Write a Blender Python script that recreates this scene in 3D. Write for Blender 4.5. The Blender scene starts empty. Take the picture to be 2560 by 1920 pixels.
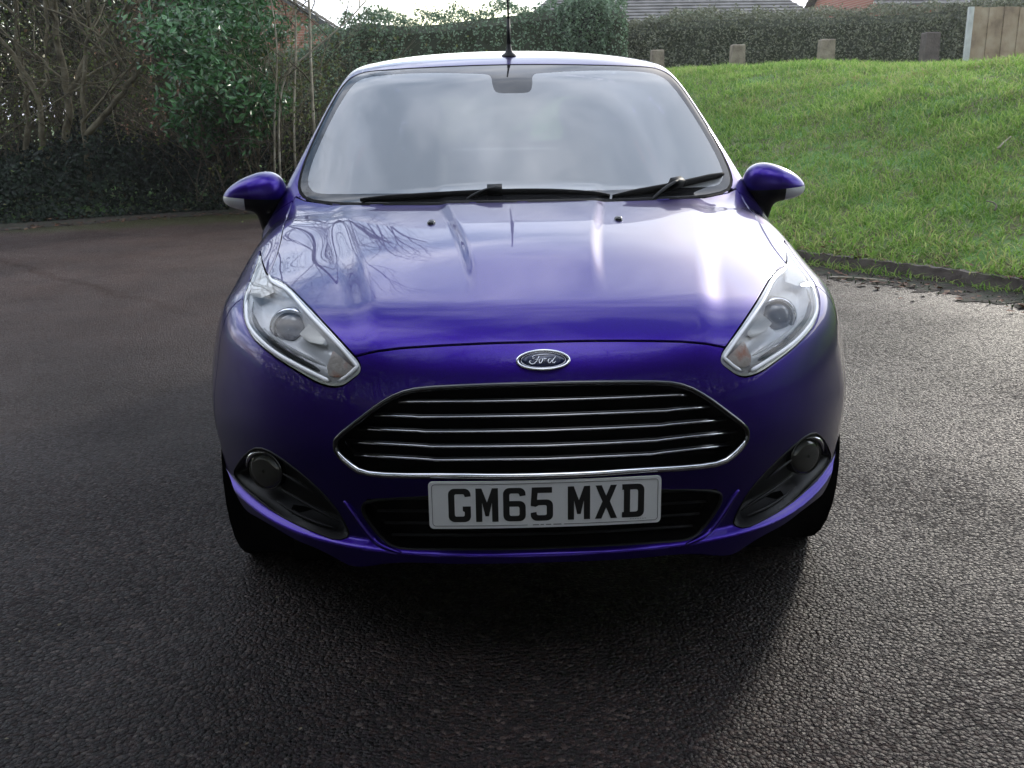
import bpy, math, random
import numpy as np
from mathutils import Vector, Matrix
R = math.radians
rng = np.random.default_rng(7); random.seed(7)
sc = bpy.context.scene
C = bpy.context.scene.collection

# ------------------------------------------------------------------ camera
cam = bpy.data.cameras.new('camera'); camo = bpy.data.objects.new('camera', cam); C.objects.link(camo)
cam.sensor_width = 36; cam.lens = 2450 / 2560 * 36; cam.clip_end = 500; cam.clip_start = .05
YAW, PITCH, ROLL = .0319, .2777, -.0160
fw = Vector((math.sin(YAW)*math.cos(PITCH), math.cos(YAW)*math.cos(PITCH), -math.sin(PITCH)))
rt = Vector((math.cos(YAW), -math.sin(YAW), 0)); up = rt.cross(fw)
r2 = math.cos(ROLL)*rt + math.sin(ROLL)*up; u2 = -math.sin(ROLL)*rt + math.cos(ROLL)*up
camo.matrix_world = Matrix(((r2.x, u2.x, -fw.x, -.1351), (r2.y, u2.y, -fw.y, -1.9975), (r2.z, u2.z, -fw.z, 1.2652), (0, 0, 0, 1)))
sc.camera = camo

# ------------------------------------------------------------------ sky, sun, exposure
SUN_AZ, SUN_EL = 33., 20.            # degrees clockwise from +y, above the horizon
w = bpy.data.worlds.new('World'); sc.world = w; w.use_nodes = True
nt = w.node_tree; N = nt.nodes; L = nt.links; N.clear()
out = N.new('ShaderNodeOutputWorld'); bg = N.new('ShaderNodeBackground'); bg.inputs[1].default_value = .1
sky = N.new('ShaderNodeTexSky'); sky.sky_type = 'NISHITA'; sky.sun_disc = False
sky.sun_elevation = R(SUN_EL); sky.sun_rotation = R(SUN_AZ); sky.air_density = 1.2; sky.dust_density = 1.0
tc = N.new('ShaderNodeTexCoord'); sep = N.new('ShaderNodeSeparateXYZ'); L.new(tc.outputs['Generated'], sep.inputs[0])
def wm(op, a, b=None):
    n = N.new('ShaderNodeMath'); n.operation = op
    for i, v in enumerate((a, b)):
        if v is None: continue
        if hasattr(v, 'links'): L.new(v, n.inputs[i])
        else: n.inputs[i].default_value = v
    return n.outputs[0]
zz = wm('ADD', wm('MAXIMUM', sep.outputs[2], 0.), .28)
cmb = N.new('ShaderNodeCombineXYZ'); L.new(wm('DIVIDE', sep.outputs[0], zz), cmb.inputs[0]); L.new(wm('DIVIDE', sep.outputs[1], zz), cmb.inputs[1])
cn = N.new('ShaderNodeTexNoise'); L.new(cmb.outputs[0], cn.inputs['Vector'])
cn.inputs['Scale'].default_value = 1.9; cn.inputs['Detail'].default_value = 7; cn.inputs['Roughness'].default_value = .55; cn.inputs['Distortion'].default_value = .5
cr = N.new('ShaderNodeValToRGB'); cr.color_ramp.elements[0].position = .42; cr.color_ramp.elements[1].position = .62
L.new(cn.outputs['Fac'], cr.inputs[0])
cn2 = N.new('ShaderNodeTexNoise'); L.new(cmb.outputs[0], cn2.inputs['Vector']); cn2.inputs['Scale'].default_value = 3.3; cn2.inputs['Detail'].default_value = 5
cr2 = N.new('ShaderNodeValToRGB'); L.new(cn2.outputs['Fac'], cr2.inputs[0])
cr2.color_ramp.elements[0].color = (7.8, 8.6, 10.4, 1); cr2.color_ramp.elements[1].color = (11.6, 11.7, 12.2, 1)
cr2.color_ramp.elements[0].position = .35; cr2.color_ramp.elements[1].position = .65
mx = N.new('ShaderNodeMixRGB'); L.new(cr.outputs[0], mx.inputs[0]); sm = N.new('ShaderNodeVectorMath'); sm.operation = 'MINIMUM'; sm.inputs[1].default_value = (10, 10, 10.3); L.new(sky.outputs[0], sm.inputs[0]); L.new(sm.outputs[0], mx.inputs[1]); L.new(cr2.outputs[0], mx.inputs[2])
L.new(mx.outputs[0], bg.inputs[0]); L.new(bg.outputs[0], out.inputs[0])
sl = bpy.data.lights.new('sun', 'SUN'); sl.energy = .7; sl.angle = R(6.0); sl.color = (1, .93, .82)
so = bpy.data.objects.new('sun', sl); C.objects.link(so)
sd = Vector((math.sin(R(SUN_AZ))*math.cos(R(SUN_EL)), math.cos(R(SUN_AZ))*math.cos(R(SUN_EL)), math.sin(R(SUN_EL))))
so.rotation_euler = sd.to_track_quat('Z', 'Y').to_euler()
sc.view_settings.view_transform = 'Standard'; sc.view_settings.look = 'None'; sc.view_settings.gamma = 1
sc.view_settings.exposure = 1.6
sc.cycles.max_bounces = 8; sc.cycles.transparent_max_bounces = 24; sc.cycles.glossy_bounces = 5; sc.cycles.transmission_bounces = 6

# ------------------------------------------------------------------ helpers
def tag(o, label=None, cat=None, group=None, kind=None):
    if label: o['label'] = label
    if cat: o['category'] = cat
    if group: o['group'] = group
    if kind: o['kind'] = kind
    return o
WL = {}                              # world position of every parent's origin
def put_under(o, parent, at=(0, 0, 0)):
    """parent o but keep it where it is; o's own origin lies at 'at'"""
    o.parent = parent; o.matrix_parent_inverse = Matrix.Translation(-Vector(WL.get(parent.name, (0, 0, 0)))); WL[o.name] = Vector(at)
def mesh_obj(name, V, F, mat=None, parent=None, smooth=True, normals=None, mats=None, midx=None):
    """V (n,3), F list/array of faces; F may be an (m,3)/(m,4) array"""
    me = bpy.data.meshes.new(name); V = np.asarray(V, float)
    if isinstance(F, np.ndarray) and F.ndim == 2:
        k = F.shape[1]; me.vertices.add(len(V)); me.vertices.foreach_set('co', V.astype(np.float32).ravel())
        me.loops.add(F.size); me.loops.foreach_set('vertex_index', F.astype(np.int32).ravel())
        me.polygons.add(len(F)); me.polygons.foreach_set('loop_start', np.arange(0, F.size, k, dtype=np.int32))
        me.polygons.foreach_set('loop_total', np.full(len(F), k, np.int32)); me.update(calc_edges=True)
    else:
        me.from_pydata([tuple(v) for v in V], [], [tuple(int(i) for i in f) for f in F]); me.update()
    me.polygons.foreach_set('use_smooth', np.full(len(me.polygons), smooth))
    for m in (mats or ([mat] if mat else [])): me.materials.append(m)
    if midx is not None: me.polygons.foreach_set('material_index', np.asarray(midx, np.int32))
    if normals is not None and len(V): me.normals_split_custom_set_from_vertices([tuple(n) for n in normals])
    o = bpy.data.objects.new(name, me); C.objects.link(o)
    if parent: put_under(o, parent)
    return o
def empty(name, loc=(0, 0, 0), parent=None):
    o = bpy.data.objects.new(name, None); o.location = loc; o.empty_display_size = .2; C.objects.link(o); WL[o.name] = Vector(loc)
    if parent: put_under(o, parent, loc)
    return o
class MB:
    """collects simple shapes into one mesh"""
    def __init__(s): s.V = []; s.F = []; s.m = []; s.n = 0; s.cm = 0
    def add(s, V, F):
        V = np.asarray(V, float); s.V.append(V)
        for f in F: s.F.append([i + s.n for i in f]); s.m.append(s.cm)
        s.n += len(V)
    def box(s, c, d, rot=None):
        c = np.array(c, float); d = np.array(d, float)/2
        P = np.array([[i, j, k] for i in (-1, 1) for j in (-1, 1) for k in (-1, 1)], float)*d
        if rot is not None: P = P @ np.array(rot).T
        s.add(P + c, [(0, 1, 3, 2), (4, 6, 7, 5), (0, 4, 5, 1), (2, 3, 7, 6), (0, 2, 6, 4), (1, 5, 7, 3)])
    def tube(s, pts, rad, n=8, closed=False, flat=None, cap=True):
        pts = np.asarray(pts, float); m = len(pts); rad = np.broadcast_to(np.asarray(rad, float), (m,))
        T = np.zeros_like(pts)
        if closed: T = np.roll(pts, -1, 0) - np.roll(pts, 1, 0)
        else: T[1:-1] = pts[2:] - pts[:-2]; T[0] = pts[1]-pts[0]; T[-1] = pts[-1]-pts[-2]
        T /= np.linalg.norm(T, axis=1, keepdims=True) + 1e-12
        u = np.array([0, 0, 1.]) if abs(T[0][2]) < .9 else np.array([1., 0, 0]); V = []
        for i in range(m):
            u = u - T[i]*(u@T[i]); u /= np.linalg.norm(u); v = np.cross(T[i], u)
            a = np.arange(n)*2*np.pi/n; fu = 1 if flat is None else flat
            V.append(pts[i] + rad[i]*(np.cos(a)[:, None]*u*fu + np.sin(a)[:, None]*v))
        F = []
        for i in range(m if closed else m-1):
            j = (i+1) % m
            for k in range(n): F.append((i*n+k, i*n+(k+1) % n, j*n+(k+1) % n, j*n+k))
        if not closed and cap: F.append(tuple(range(n-1, -1, -1))); F.append(tuple((m-1)*n+k for k in range(n)))
        s.add(np.vstack(V), F)
    def lathe(s, prof, c, axis='x', n=40, flip=1):
        """prof: (offset along axis, radius)"""
        a = np.arange(n)*2*np.pi/n; V = []
        for (h, r) in prof:
            if axis == 'x': V.append(np.stack([np.full(n, h*flip), r*np.cos(a), r*np.sin(a)], 1))
            elif axis == 'y': V.append(np.stack([r*np.cos(a), np.full(n, h*flip), r*np.sin(a)], 1))
            else: V.append(np.stack([r*np.cos(a), r*np.sin(a), np.full(n, h*flip)], 1))
        F = [(i*n+k, i*n+(k+1) % n, (i+1)*n+(k+1) % n, (i+1)*n+k) for i in range(len(prof)-1) for k in range(n)]
        s.add(np.vstack(V)+np.array(c), F)
    def build(s, name, mat=None, parent=None, smooth=True, mats=None):
        return mesh_obj(name, np.vstack(s.V) if s.V else np.zeros((0, 3)), s.F, mat, parent, smooth, mats=mats, midx=s.m if mats else None)

# ------------------------------------------------------------------ materials
def mat(name, col, rough=.5, metal=0, coat=0, spec=.5, coat_rough=.03, **kw):
    m = bpy.data.materials.new(name); m.use_nodes = True; b = m.node_tree.nodes['Principled BSDF']
    b.inputs['Base Color'].default_value = (*col, 1); b.inputs['Roughness'].default_value = rough
    b.inputs['Metallic'].default_value = metal; b.inputs['Coat Weight'].default_value = coat
    b.inputs['Coat Roughness'].default_value = coat_rough; b.inputs['Specular IOR Level'].default_value = spec
    return m
def noisy(name, cols, scale=5, rough=.8, bump=.3, bscale=None, detail=6, pos=None, dist=.02, coord='Object', metal=0, spec=.5, rough2=None):
    """colour ramp over noise, with bump"""
    m = mat(name, cols[0], rough, metal, spec=spec); t = m.node_tree; n = t.nodes; l = t.links; b = n['Principled BSDF']
    tc = n.new('ShaderNodeTexCoord'); no = n.new('ShaderNodeTexNoise'); l.new(tc.outputs[coord], no.inputs['Vector'])
    no.inputs['Scale'].default_value = scale; no.inputs['Detail'].default_value = detail
    cr = n.new('ShaderNodeValToRGB'); e = cr.color_ramp.elements
    pos = pos or [.3 + .4*i/(len(cols)-1) for i in range(len(cols))]
    e[0].position = pos[0]; e[0].color = (*cols[0], 1); e[1].position = pos[-1]; e[1].color = (*cols[-1], 1)
    for p, c in zip(pos[1:-1], cols[1:-1]): x = e.new(p); x.color = (*c, 1)
    l.new(no.outputs['Fac'], cr.inputs[0]); l.new(cr.outputs[0], b.inputs['Base Color'])
    if bump:
        n2 = n.new('ShaderNodeTexNoise'); l.new(tc.outputs[coord], n2.inputs['Vector']); n2.inputs['Scale'].default_value = bscale or scale*4; n2.inputs['Detail'].default_value = 4
        bp = n.new('ShaderNodeBump'); bp.inputs['Strength'].default_value = bump; bp.inputs['Distance'].default_value = dist
        l.new(n2.outputs['Fac'], bp.inputs['Height']); l.new(bp.outputs[0], b.inputs['Normal'])
    return m
def leafmat(name, cols, rough=.45, trans=.25, scale=3.):
    """leaf faces: colour varies per leaf (random per island) and by clump"""
    m = mat(name, cols[0], rough); t = m.node_tree; n = t.nodes; l = t.links; b = n['Principled BSDF']
    ge = n.new('ShaderNodeNewGeometry'); tc = n.new('ShaderNodeTexCoord'); no = n.new('ShaderNodeTexNoise'); l.new(tc.outputs['Object'], no.inputs['Vector']); no.inputs['Scale'].default_value = scale
    ad = n.new('ShaderNodeMath'); ad.operation = 'MULTIPLY_ADD'; l.new(ge.outputs['Random Per Island'], ad.inputs[0]); ad.inputs[1].default_value = .55; 
    ml = n.new('ShaderNodeMath'); ml.operation = 'MULTIPLY'; l.new(no.outputs['Fac'], ml.inputs[0]); ml.inputs[1].default_value = .45; l.new(ml.outputs[0], ad.inputs[2])
    cr = n.new('ShaderNodeValToRGB'); e = cr.color_ramp.elements
    e[0].position = .15; e[0].color = (*cols[0], 1); e[1].position = .85; e[1].color = (*cols[-1], 1)
    for i, c in enumerate(cols[1:-1]): x = e.new(.15+.7*(i+1)/(len(cols)-1)); x.color = (*c, 1)
    l.new(ad.outputs[0], cr.inputs[0]); l.new(cr.outputs[0], b.inputs['Base Color'])
    tr = n.new('ShaderNodeBsdfTranslucent'); l.new(cr.outputs[0], tr.inputs[0]); ms = n.new('ShaderNodeMixShader'); ms.inputs[0].default_value = trans
    o = n['Material Output']; l.new(b.outputs[0], ms.inputs[1]); l.new(tr.outputs[0], ms.inputs[2]); l.new(ms.outputs[0], o.inputs[0])
    return m
def glassmat(name, tint, rough=.0, ior=1.5, gain=1.0, veil=0.):
    """thin pane: see-through with Fresnel reflection"""
    m = bpy.data.materials.new(name); m.use_nodes = True; t = m.node_tree; n = t.nodes; l = t.links; n.remove(n['Principled BSDF'])
    tr = n.new('ShaderNodeBsdfTransparent'); tr.inputs[0].default_value = (*tint, 1)
    gl = n.new('ShaderNodeBsdfGlossy'); gl.inputs['Roughness'].default_value = rough
    fr = n.new('ShaderNodeFresnel'); fr.inputs[0].default_value = ior
    mu = n.new('ShaderNodeMath'); mu.operation = 'MULTIPLY'; mu.use_clamp = True; mu.inputs[1].default_value = gain; l.new(fr.outputs[0], mu.inputs[0])
    ms = n.new('ShaderNodeMixShader'); l.new(mu.outputs[0], ms.inputs[0]); l.new(tr.outputs[0], ms.inputs[1]); l.new(gl.outputs[0], ms.inputs[2])
    if veil:      # thin film of pale diffuse, standing in for sky and cabin light
        di = n.new('ShaderNodeBsdfDiffuse'); di.inputs[0].default_value = (.8, .82, .84, 1); m2 = n.new('ShaderNodeMixShader'); m2.inputs[0].default_value = veil
        l.new(ms.outputs[0], m2.inputs[1]); l.new(di.outputs[0], m2.inputs[2]); ms = m2
    l.new(ms.outputs[0], n['Material Output'].inputs[0]); return m

# ------------------------------------------------------------------ car body as smooth implicit surfaces (metres, nose towards -y)
def spl(xs, ys):
    """natural cubic spline, linear outside"""
    xs=np.array(xs,float); ys=np.array(ys,float); n=len(xs); h=np.diff(xs)
    A=np.zeros((n,n)); r=np.zeros(n); A[0,0]=A[-1,-1]=1
    for i in range(1,n-1):
        A[i,i-1]=h[i-1]; A[i,i]=2*(h[i-1]+h[i]); A[i,i+1]=h[i]
        r[i]=6*((ys[i+1]-ys[i])/h[i]-(ys[i]-ys[i-1])/h[i-1])
    M=np.linalg.solve(A,r)
    s0=(ys[1]-ys[0])/h[0]-h[0]*M[1]/6; s1=(ys[-1]-ys[-2])/h[-1]+h[-1]*M[-2]/6
    def f(x):
        x=np.asarray(x,float); i=np.clip(np.searchsorted(xs,x)-1,0,n-2)
        t=np.clip(x,xs[0],xs[-1]); a=(xs[i+1]-t)/h[i]; b=(t-xs[i])/h[i]
        v=a*ys[i]+b*ys[i+1]+((a**3-a)*M[i]+(b**3-b)*M[i+1])*h[i]**2/6
        return v+np.where(x<xs[0],(x-xs[0])*s0,0)+np.where(x>xs[-1],(x-xs[-1])*s1,0)
    return f
def smax(a,b,k):
    h=np.clip(.5+.5*(a-b)/k,0,1); return b*(1-h)+a*h+k*h*(1-h)
def sst(t):
    t=np.clip(t,0,1); return t*t*t*(t*(6*t-15)+10)
nose_y=spl([.10,.18,.25,.33,.41,.50,.58,.65,.70,.725,.76,.80,.9],[.12,.09,.075,.06,.045,.03,.030,.040,.055,.066,.085,.12,.24])
hood_z=spl([-.1,.0,.05,.112,.2,.35,.5,.7,.9,1.05,1.25,1.8,2.6,3.3,3.7,3.97],[.64,.71,.742,.776,.812,.853,.887,.922,.950,.966,.975,.985,1.01,1.03,1.0,.95])
side_w=spl([-.1,.2,.5,.8,1.15,1.6,2.4,3.2,3.6,3.97],[.81,.837,.850,.860,.862,.862,.862,.862,.825,.74])
tum=spl([.1,.25,.40,.55,.70,.85,1.0,1.2],[.05,.020,.004,.0,.006,.030,.070,.14])
hood_in=spl([0,.14,.5,1.05,1.5],[.14,.145,.165,.24,.28])
hood_out=spl([0,.14,.27,.65,1.05,1.5],[.385,.395,.415,.49,.56,.6])
def plan(X): return .27*X**2+.60*X**4
LIP=spl([0,.25,.5,.66,.76,.86],[.285,.283,.283,.292,.312,.35])
def F_body(p,feat=True):
    x,y,z=p[...,0],p[...,1],p[...,2]; X=np.sqrt(x*x+1e-6)
    fy=nose_y(z)+plan(X)-.07*X**4*sst((.70-z)/.28)
    if feat:
        fy=fy-.030*sst((LIP(X)+.012-z)/.024)*sst((1.0-y)/.3)
    front=(fy-y)*.9
    hz=hood_z(y)-(.112*X**2+.15*np.clip(X-.35,0,None)**2)*(1-.5*sst((y-.6)/.7))
    if feat:
        wy=sst((1.25-y)/.15)
        hz=hz+(.011*sst((y-.18)/.4)*(1-sst((X-hood_in(y)+.02)/.045))+.010*(1-sst((X-hood_out(y)+.045)/.09)))*wy
    top=(z-hz)*.95
    W=side_w(y)-tum(z)
    for yc in (.82,3.31):
        r=np.sqrt((y-yc)**2+(z-.30)**2); W=W+.014*np.exp(-((r-.36)/.07)**2)*sst((r-.1)/.2)
    W=W+.006*np.exp(-((z-(.80+.035*y))/.03)**2)*sst((y-1.0)/.4)
    side=(X-W)*.98
    rear=(y-(3.955-.12*X**2-.35*X**4-.25*np.clip(z-.75,0,None)))*.95
    f=smax(front,top,.07)
    f=smax(f,side,.10-.055*sst((.78-z)/.3))
    f=smax(f,rear,.10)
    return smax(f,.17-z,.03)
ws_y=spl([.90,.965,1.10,1.25,1.405,1.50],[.95,1.05,1.265,1.51,1.78,1.96])
roof_z=spl([1.5,1.78,2.0,2.3,2.6,3.0,3.4,3.6],[1.36,1.415,1.452,1.480,1.480,1.452,1.405,1.37])
def F_top(p):
    x,y,z=p[...,0],p[...,1],p[...,2]; X=np.sqrt(x*x+1e-6)
    fr=(ws_y(z)+.38*X**2+.20*X**4-y)*.52
    rf=(z-(roof_z(y)-.026*(X/.55)**2-.014*(X/.55)**4))*.97
    W=.842-.45*(z-.92)-.02*np.clip((y-2.2)/1.3,-1,2)**2
    sd=(X-W)*.92
    re=(y-(3.80-.75*(z-1.0)-.15*X**2))*.8
    f=smax(fr,rf,.05); f=smax(f,sd,.035); f=smax(f,re,.08)
    return smax(f,.86-z,.02)
def F_all(p): return -smax(-F_body(p),-F_top(p),.045)
CX = np.array([0, .9, -.44])/math.sqrt(.9**2+.44**2)
def chart(V): return np.stack([np.sqrt(V[:, 0]**2+1e-12), .9*V[:, 2]+.44*V[:, 1]], 1)
def surf(x, v, F=F_all, off=0.):
    """point of the skin that has this chart position, moved off outwards"""
    b = np.array([x, v*.44/1.0036, v*.9/1.0036]); t = np.linspace(-2.2, 1.2, 1400)
    f = F(b+t[:, None]*CX); k = np.where(f < 0)[0]
    if len(k) == 0: return b
    a, c = t[max(k[0]-1, 0)], t[k[0]]
    for _ in range(25):
        m = (a+c)/2
        if F(b+m*CX) < 0: c = m
        else: a = m
    p = b+c*CX
    return p+off*grad(p[None], F)[0] if off else p
def surfs(pts, off=0., F=F_all): return np.array([surf(x, v, F, off) for x, v in pts])
def grad(P, F=F_all, e=1.5e-3, unit=True):
    G = np.zeros_like(P)
    for k in range(3):
        d = np.zeros(3); d[k] = e; G[:, k] = (F(P+d)-F(P-d))/(2*e)
    return G/(np.linalg.norm(G, axis=1, keepdims=True)+1e-12) if unit else G
def project(P, F=F_all, it=4):
    for _ in range(it):
        G = grad(P, F, unit=False); s = (G*G).sum(1)+1e-9
        P = P-np.clip(F(P)/s, -.02, .02)[:, None]*G
    return P
def snets(F, lo, hi, h):
    """surface nets: triangle mesh of F=0"""
    n = [int(math.ceil((hi[i]-lo[i])/h))+1 for i in range(3)]
    ax = [lo[i]+h*np.arange(n[i]) for i in range(3)]
    f = np.empty(n, np.float32)
    for i in range(n[0]):
        Y, Z = np.meshgrid(ax[1], ax[2], indexing='ij'); f[i] = F(np.stack([np.full_like(Y, ax[0][i]), Y, Z], -1))
    s = f < 0; c = np.zeros([k-1 for k in n], np.int8)
    for dx in (0, 1):
        for dy in (0, 1):
            for dz in (0, 1): c += s[dx:n[0]-1+dx, dy:n[1]-1+dy, dz:n[2]-1+dz]
    act = (c > 0) & (c < 8); idx = np.full(act.shape, -1, int); cells = np.argwhere(act); idx[act] = np.arange(len(cells))
    acc = np.zeros((len(cells), 3)); cnt = np.zeros(len(cells)); cr = [(0, 0, 0), (1, 0, 0), (0, 1, 0), (0, 0, 1), (1, 1, 0), (1, 0, 1), (0, 1, 1), (1, 1, 1)]
    for a in cr:
        for k in range(3):
            if a[k]: continue
            b = list(a); b[k] = 1
            fa = f[cells[:, 0]+a[0], cells[:, 1]+a[1], cells[:, 2]+a[2]]; fb = f[cells[:, 0]+b[0], cells[:, 1]+b[1], cells[:, 2]+b[2]]
            m = (fa < 0) != (fb < 0); t = np.where(m, fa/np.where(m, fa-fb, 1), 0)
            p = np.tile(np.array(a, float), (len(cells), 1)); p[:, k] = t; acc[m] += p[m]; cnt[m] += 1
    V = np.array(lo)+h*(cells+acc/cnt[:, None]); Q = []
    for k in range(3):
        u, v = [(1, 2), (2, 0), (0, 1)][k]; sl0 = [slice(None)]*3; sl1 = [slice(None)]*3; sl0[k] = slice(0, -1); sl1[k] = slice(1, None)
        A, B = s[tuple(sl0)], s[tuple(sl1)]; E = np.argwhere(A != B)
        E = E[(E[:, u] > 0) & (E[:, v] > 0) & (E[:, u] < n[u]-1) & (E[:, v] < n[v]-1)]
        du = np.zeros(3, int); du[u] = 1; dv = np.zeros(3, int); dv[v] = 1
        q = np.stack([idx[tuple((E-du-dv).T)], idx[tuple((E-dv).T)], idx[tuple(E.T)], idx[tuple((E-du).T)]], 1)
        fl = ~A[tuple(E.T)]; q[fl] = q[fl][:, ::-1]; Q.append(q)
    Q = np.vstack(Q); T = np.vstack([Q[:, [0, 1, 2]], Q[:, [0, 2, 3]]])
    return project(V, F), T
def compact(V, T):
    u, inv = np.unique(T, return_inverse=True); return V[u], inv.reshape(-1, 3)
def subdiv(M, sel=None, F=F_all):
    V, T = M; sel = np.ones(len(T), bool) if sel is None else sel; S = T[sel]
    e = np.sort(np.vstack([S[:, [0, 1]], S[:, [1, 2]], S[:, [2, 0]]]), axis=1); u, inv = np.unique(e, axis=0, return_inverse=True); inv = inv.ravel()
    mid = project((V[u[:, 0]]+V[u[:, 1]])/2, F, 2); k = len(S); m = inv.reshape(3, k)+len(V)
    a, b, c = S.T; ab, bc, ca = m
    T2 = np.vstack([np.stack(x, 1) for x in ((a, ab, ca), (ab, b, bc), (ca, bc, c), (ab, bc, ca))])
    return np.vstack([V, mid]), np.vstack([T[~sel], T2])
def cut(M, g):
    """split along g(V)=0 -> (negative side, positive side)"""
    V, T = M
    if len(T) == 0: return M, M
    gv = g(V); gv = np.where(np.abs(gv) < 1e-7, 1e-7, gv); pos = gv > 0; s = pos[T].sum(1)
    N_, P_ = [T[s == 0]], [T[s == 3]]; mixed = T[(s == 1) | (s == 2)]
    if len(mixed) == 0: return compact(V, N_[0]), compact(V, P_[0])
    sm = pos[mixed].sum(1); lone = np.where((sm == 1)[:, None], pos[mixed], ~pos[mixed]).argmax(1)
    r = np.arange(len(mixed)); a = mixed[r, lone]; b = mixed[r, (lone+1) % 3]; c = mixed[r, (lone+2) % 3]
    e = np.sort(np.vstack([np.stack([a, b], 1), np.stack([a, c], 1)]), axis=1); u, inv = np.unique(e, axis=0, return_inverse=True); inv = inv.ravel()
    t = gv[u[:, 0]]/(gv[u[:, 0]]-gv[u[:, 1]]); nv = V[u[:, 0]]+t[:, None]*(V[u[:, 1]]-V[u[:, 0]])
    p = inv[:len(a)]+len(V); q = inv[len(a):]+len(V); V2 = np.vstack([V, nv])
    one = np.stack([a, p, q], 1); two = np.vstack([np.stack([p, b, c], 1), np.stack([p, c, q], 1)]); ap = pos[a]; ap2 = np.concatenate([ap, ap])
    P_ += [one[ap], two[~ap2]]; N_ += [one[~ap], two[ap2]]
    return compact(V2, np.vstack(N_)), compact(V2, np.vstack(P_))
def carve(M, g, w=.002):
    ins, rest = cut(M, lambda V: g(V)+w); strip, outp = cut(rest, lambda V: g(V)-w); return ins, strip, outp
def sub(M, mask): 
    return compact(M[0], M[1][mask]) if mask.any() else (np.zeros((0, 3)), np.zeros((0, 3), int))
def join(*Ms):
    V = []; T = []; n = 0
    for v, t in Ms: V.append(v); T.append(t+n); n += len(v)
    return np.vstack(V), np.vstack(T)
def psd(P, poly):
    """signed distance to a closed polygon (inside negative)"""
    poly = np.array(poly); A = poly; B = np.roll(poly, -1, 0); d = np.full(len(P), 1e9); ins = np.zeros(len(P), bool)
    lo, hi = poly.min(0)-.08, poly.max(0)+.08; near = np.all((P > lo) & (P < hi), 1); Q = P[near]; dn = d[near]; i_n = ins[near]
    for a, b in zip(A, B):
        ab = b-a; t = np.clip(((Q-a)@ab)/(ab@ab+1e-15), 0, 1); dn = np.minimum(dn, np.linalg.norm(Q-a-t[:, None]*ab, axis=1))
        c = ((a[1] > Q[:, 1]) != (b[1] > Q[:, 1])) & (Q[:, 0] < (b[0]-a[0])*(Q[:, 1]-a[1])/(b[1]-a[1]+1e-15)+a[0]); i_n ^= c
    d[near] = np.where(i_n, -dn, dn); return np.where(d > 1e8, 1, d)
def smooth_poly(poly, it=2, keep=()):
    """Chaikin corner cutting, closed"""
    P = np.array(poly, float)
    for _ in range(it):
        Q = np.roll(P, -1, 0); P = np.stack([.75*P+.25*Q, .25*P+.75*Q], 1).reshape(-1, 2)
    return P
def mir(half):
    """half outline that starts and ends on x=0 -> whole outline"""
    h = [tuple(p) for p in half]; return h+[(-x, v) for x, v in h[::-1] if x > 1e-6]
def smooth_line(pts, n=8):
    P = np.array(pts, float); t = np.arange(len(P)); tt = np.linspace(0, len(P)-1, (len(P)-1)*n+1)
    return np.stack([spl(t, P[:, k])(tt) for k in range(P.shape[1])], 1)
def side_of(M, s):
    V, T = M
    if len(T) == 0: return M
    return sub(M, (V[T].mean(1)[:, 0]*s) > 0)
def pieces(M):
    """connected pieces of a mesh; specks join the biggest"""
    V, T = M; lab = np.arange(len(V))
    while True:
        m = lab[T].min(1); new = lab.copy()
        for k in range(3): np.minimum.at(new, T[:, k], m)
        new = new[new]
        if (new == lab).all(): break
        lab = new
    tl = lab[T[:, 0]]; u, c = np.unique(tl, return_counts=True); u = u[np.argsort(-c)]; c = np.sort(c)[::-1]
    return [sub(M, tl == u[i]) for i in range(len(u)) if i == 0 or c[i] >= 24]
def panel(name, M, m, parent, F=F_all, off=0., rim=.006):
    """skin panel with its edges turned inwards, one object per connected piece"""
    if len(M[1]) == 0: return None
    return [panel1(name, q, m, parent, F, off, rim) for q in pieces(M)][0]
def panel1(name, M, m, parent, F=F_all, off=0., rim=.006):
    V, T = M
    n = grad(V, F); V = V+n*off
    if rim:
        e = np.vstack([T[:, [0, 1]], T[:, [1, 2]], T[:, [2, 0]]]); k = np.sort(e, axis=1); _, i, c = np.unique(k, axis=0, return_index=True, return_counts=True)
        be = e[i[c == 1]]; ub = np.unique(be); mp = {int(a): j for j, a in enumerate(ub)}; k0 = len(V)
        # rim: duplicated edge vertices so the skin keeps its own normals
        V2 = np.vstack([V, V[ub], V[ub]-n[ub]*rim]); a = np.array([[mp[int(x)], mp[int(y)]] for x, y in be])
        m_ = len(ub); T2 = np.vstack([T, np.stack([k0+a[:, 1], k0+a[:, 0], k0+m_+a[:, 0]], 1), np.stack([k0+a[:, 1], k0+m_+a[:, 0], k0+m_+a[:, 1]], 1)])
        V, T, n = V2, T2, np.vstack([n, n[ub], n[ub]])
    return mesh_obj(name, V, T, m, parent, True, normals=n)
def groove(name, M, m, parent, d=.007, F=F_all):
    """sunken strip that closes the gap between two panels"""
    if len(M[1]) == 0: return None
    for V, T in pieces(M): n = grad(V, F); o = mesh_obj(name, V-n*d, T, m, parent, True, normals=n)
    return o

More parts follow.
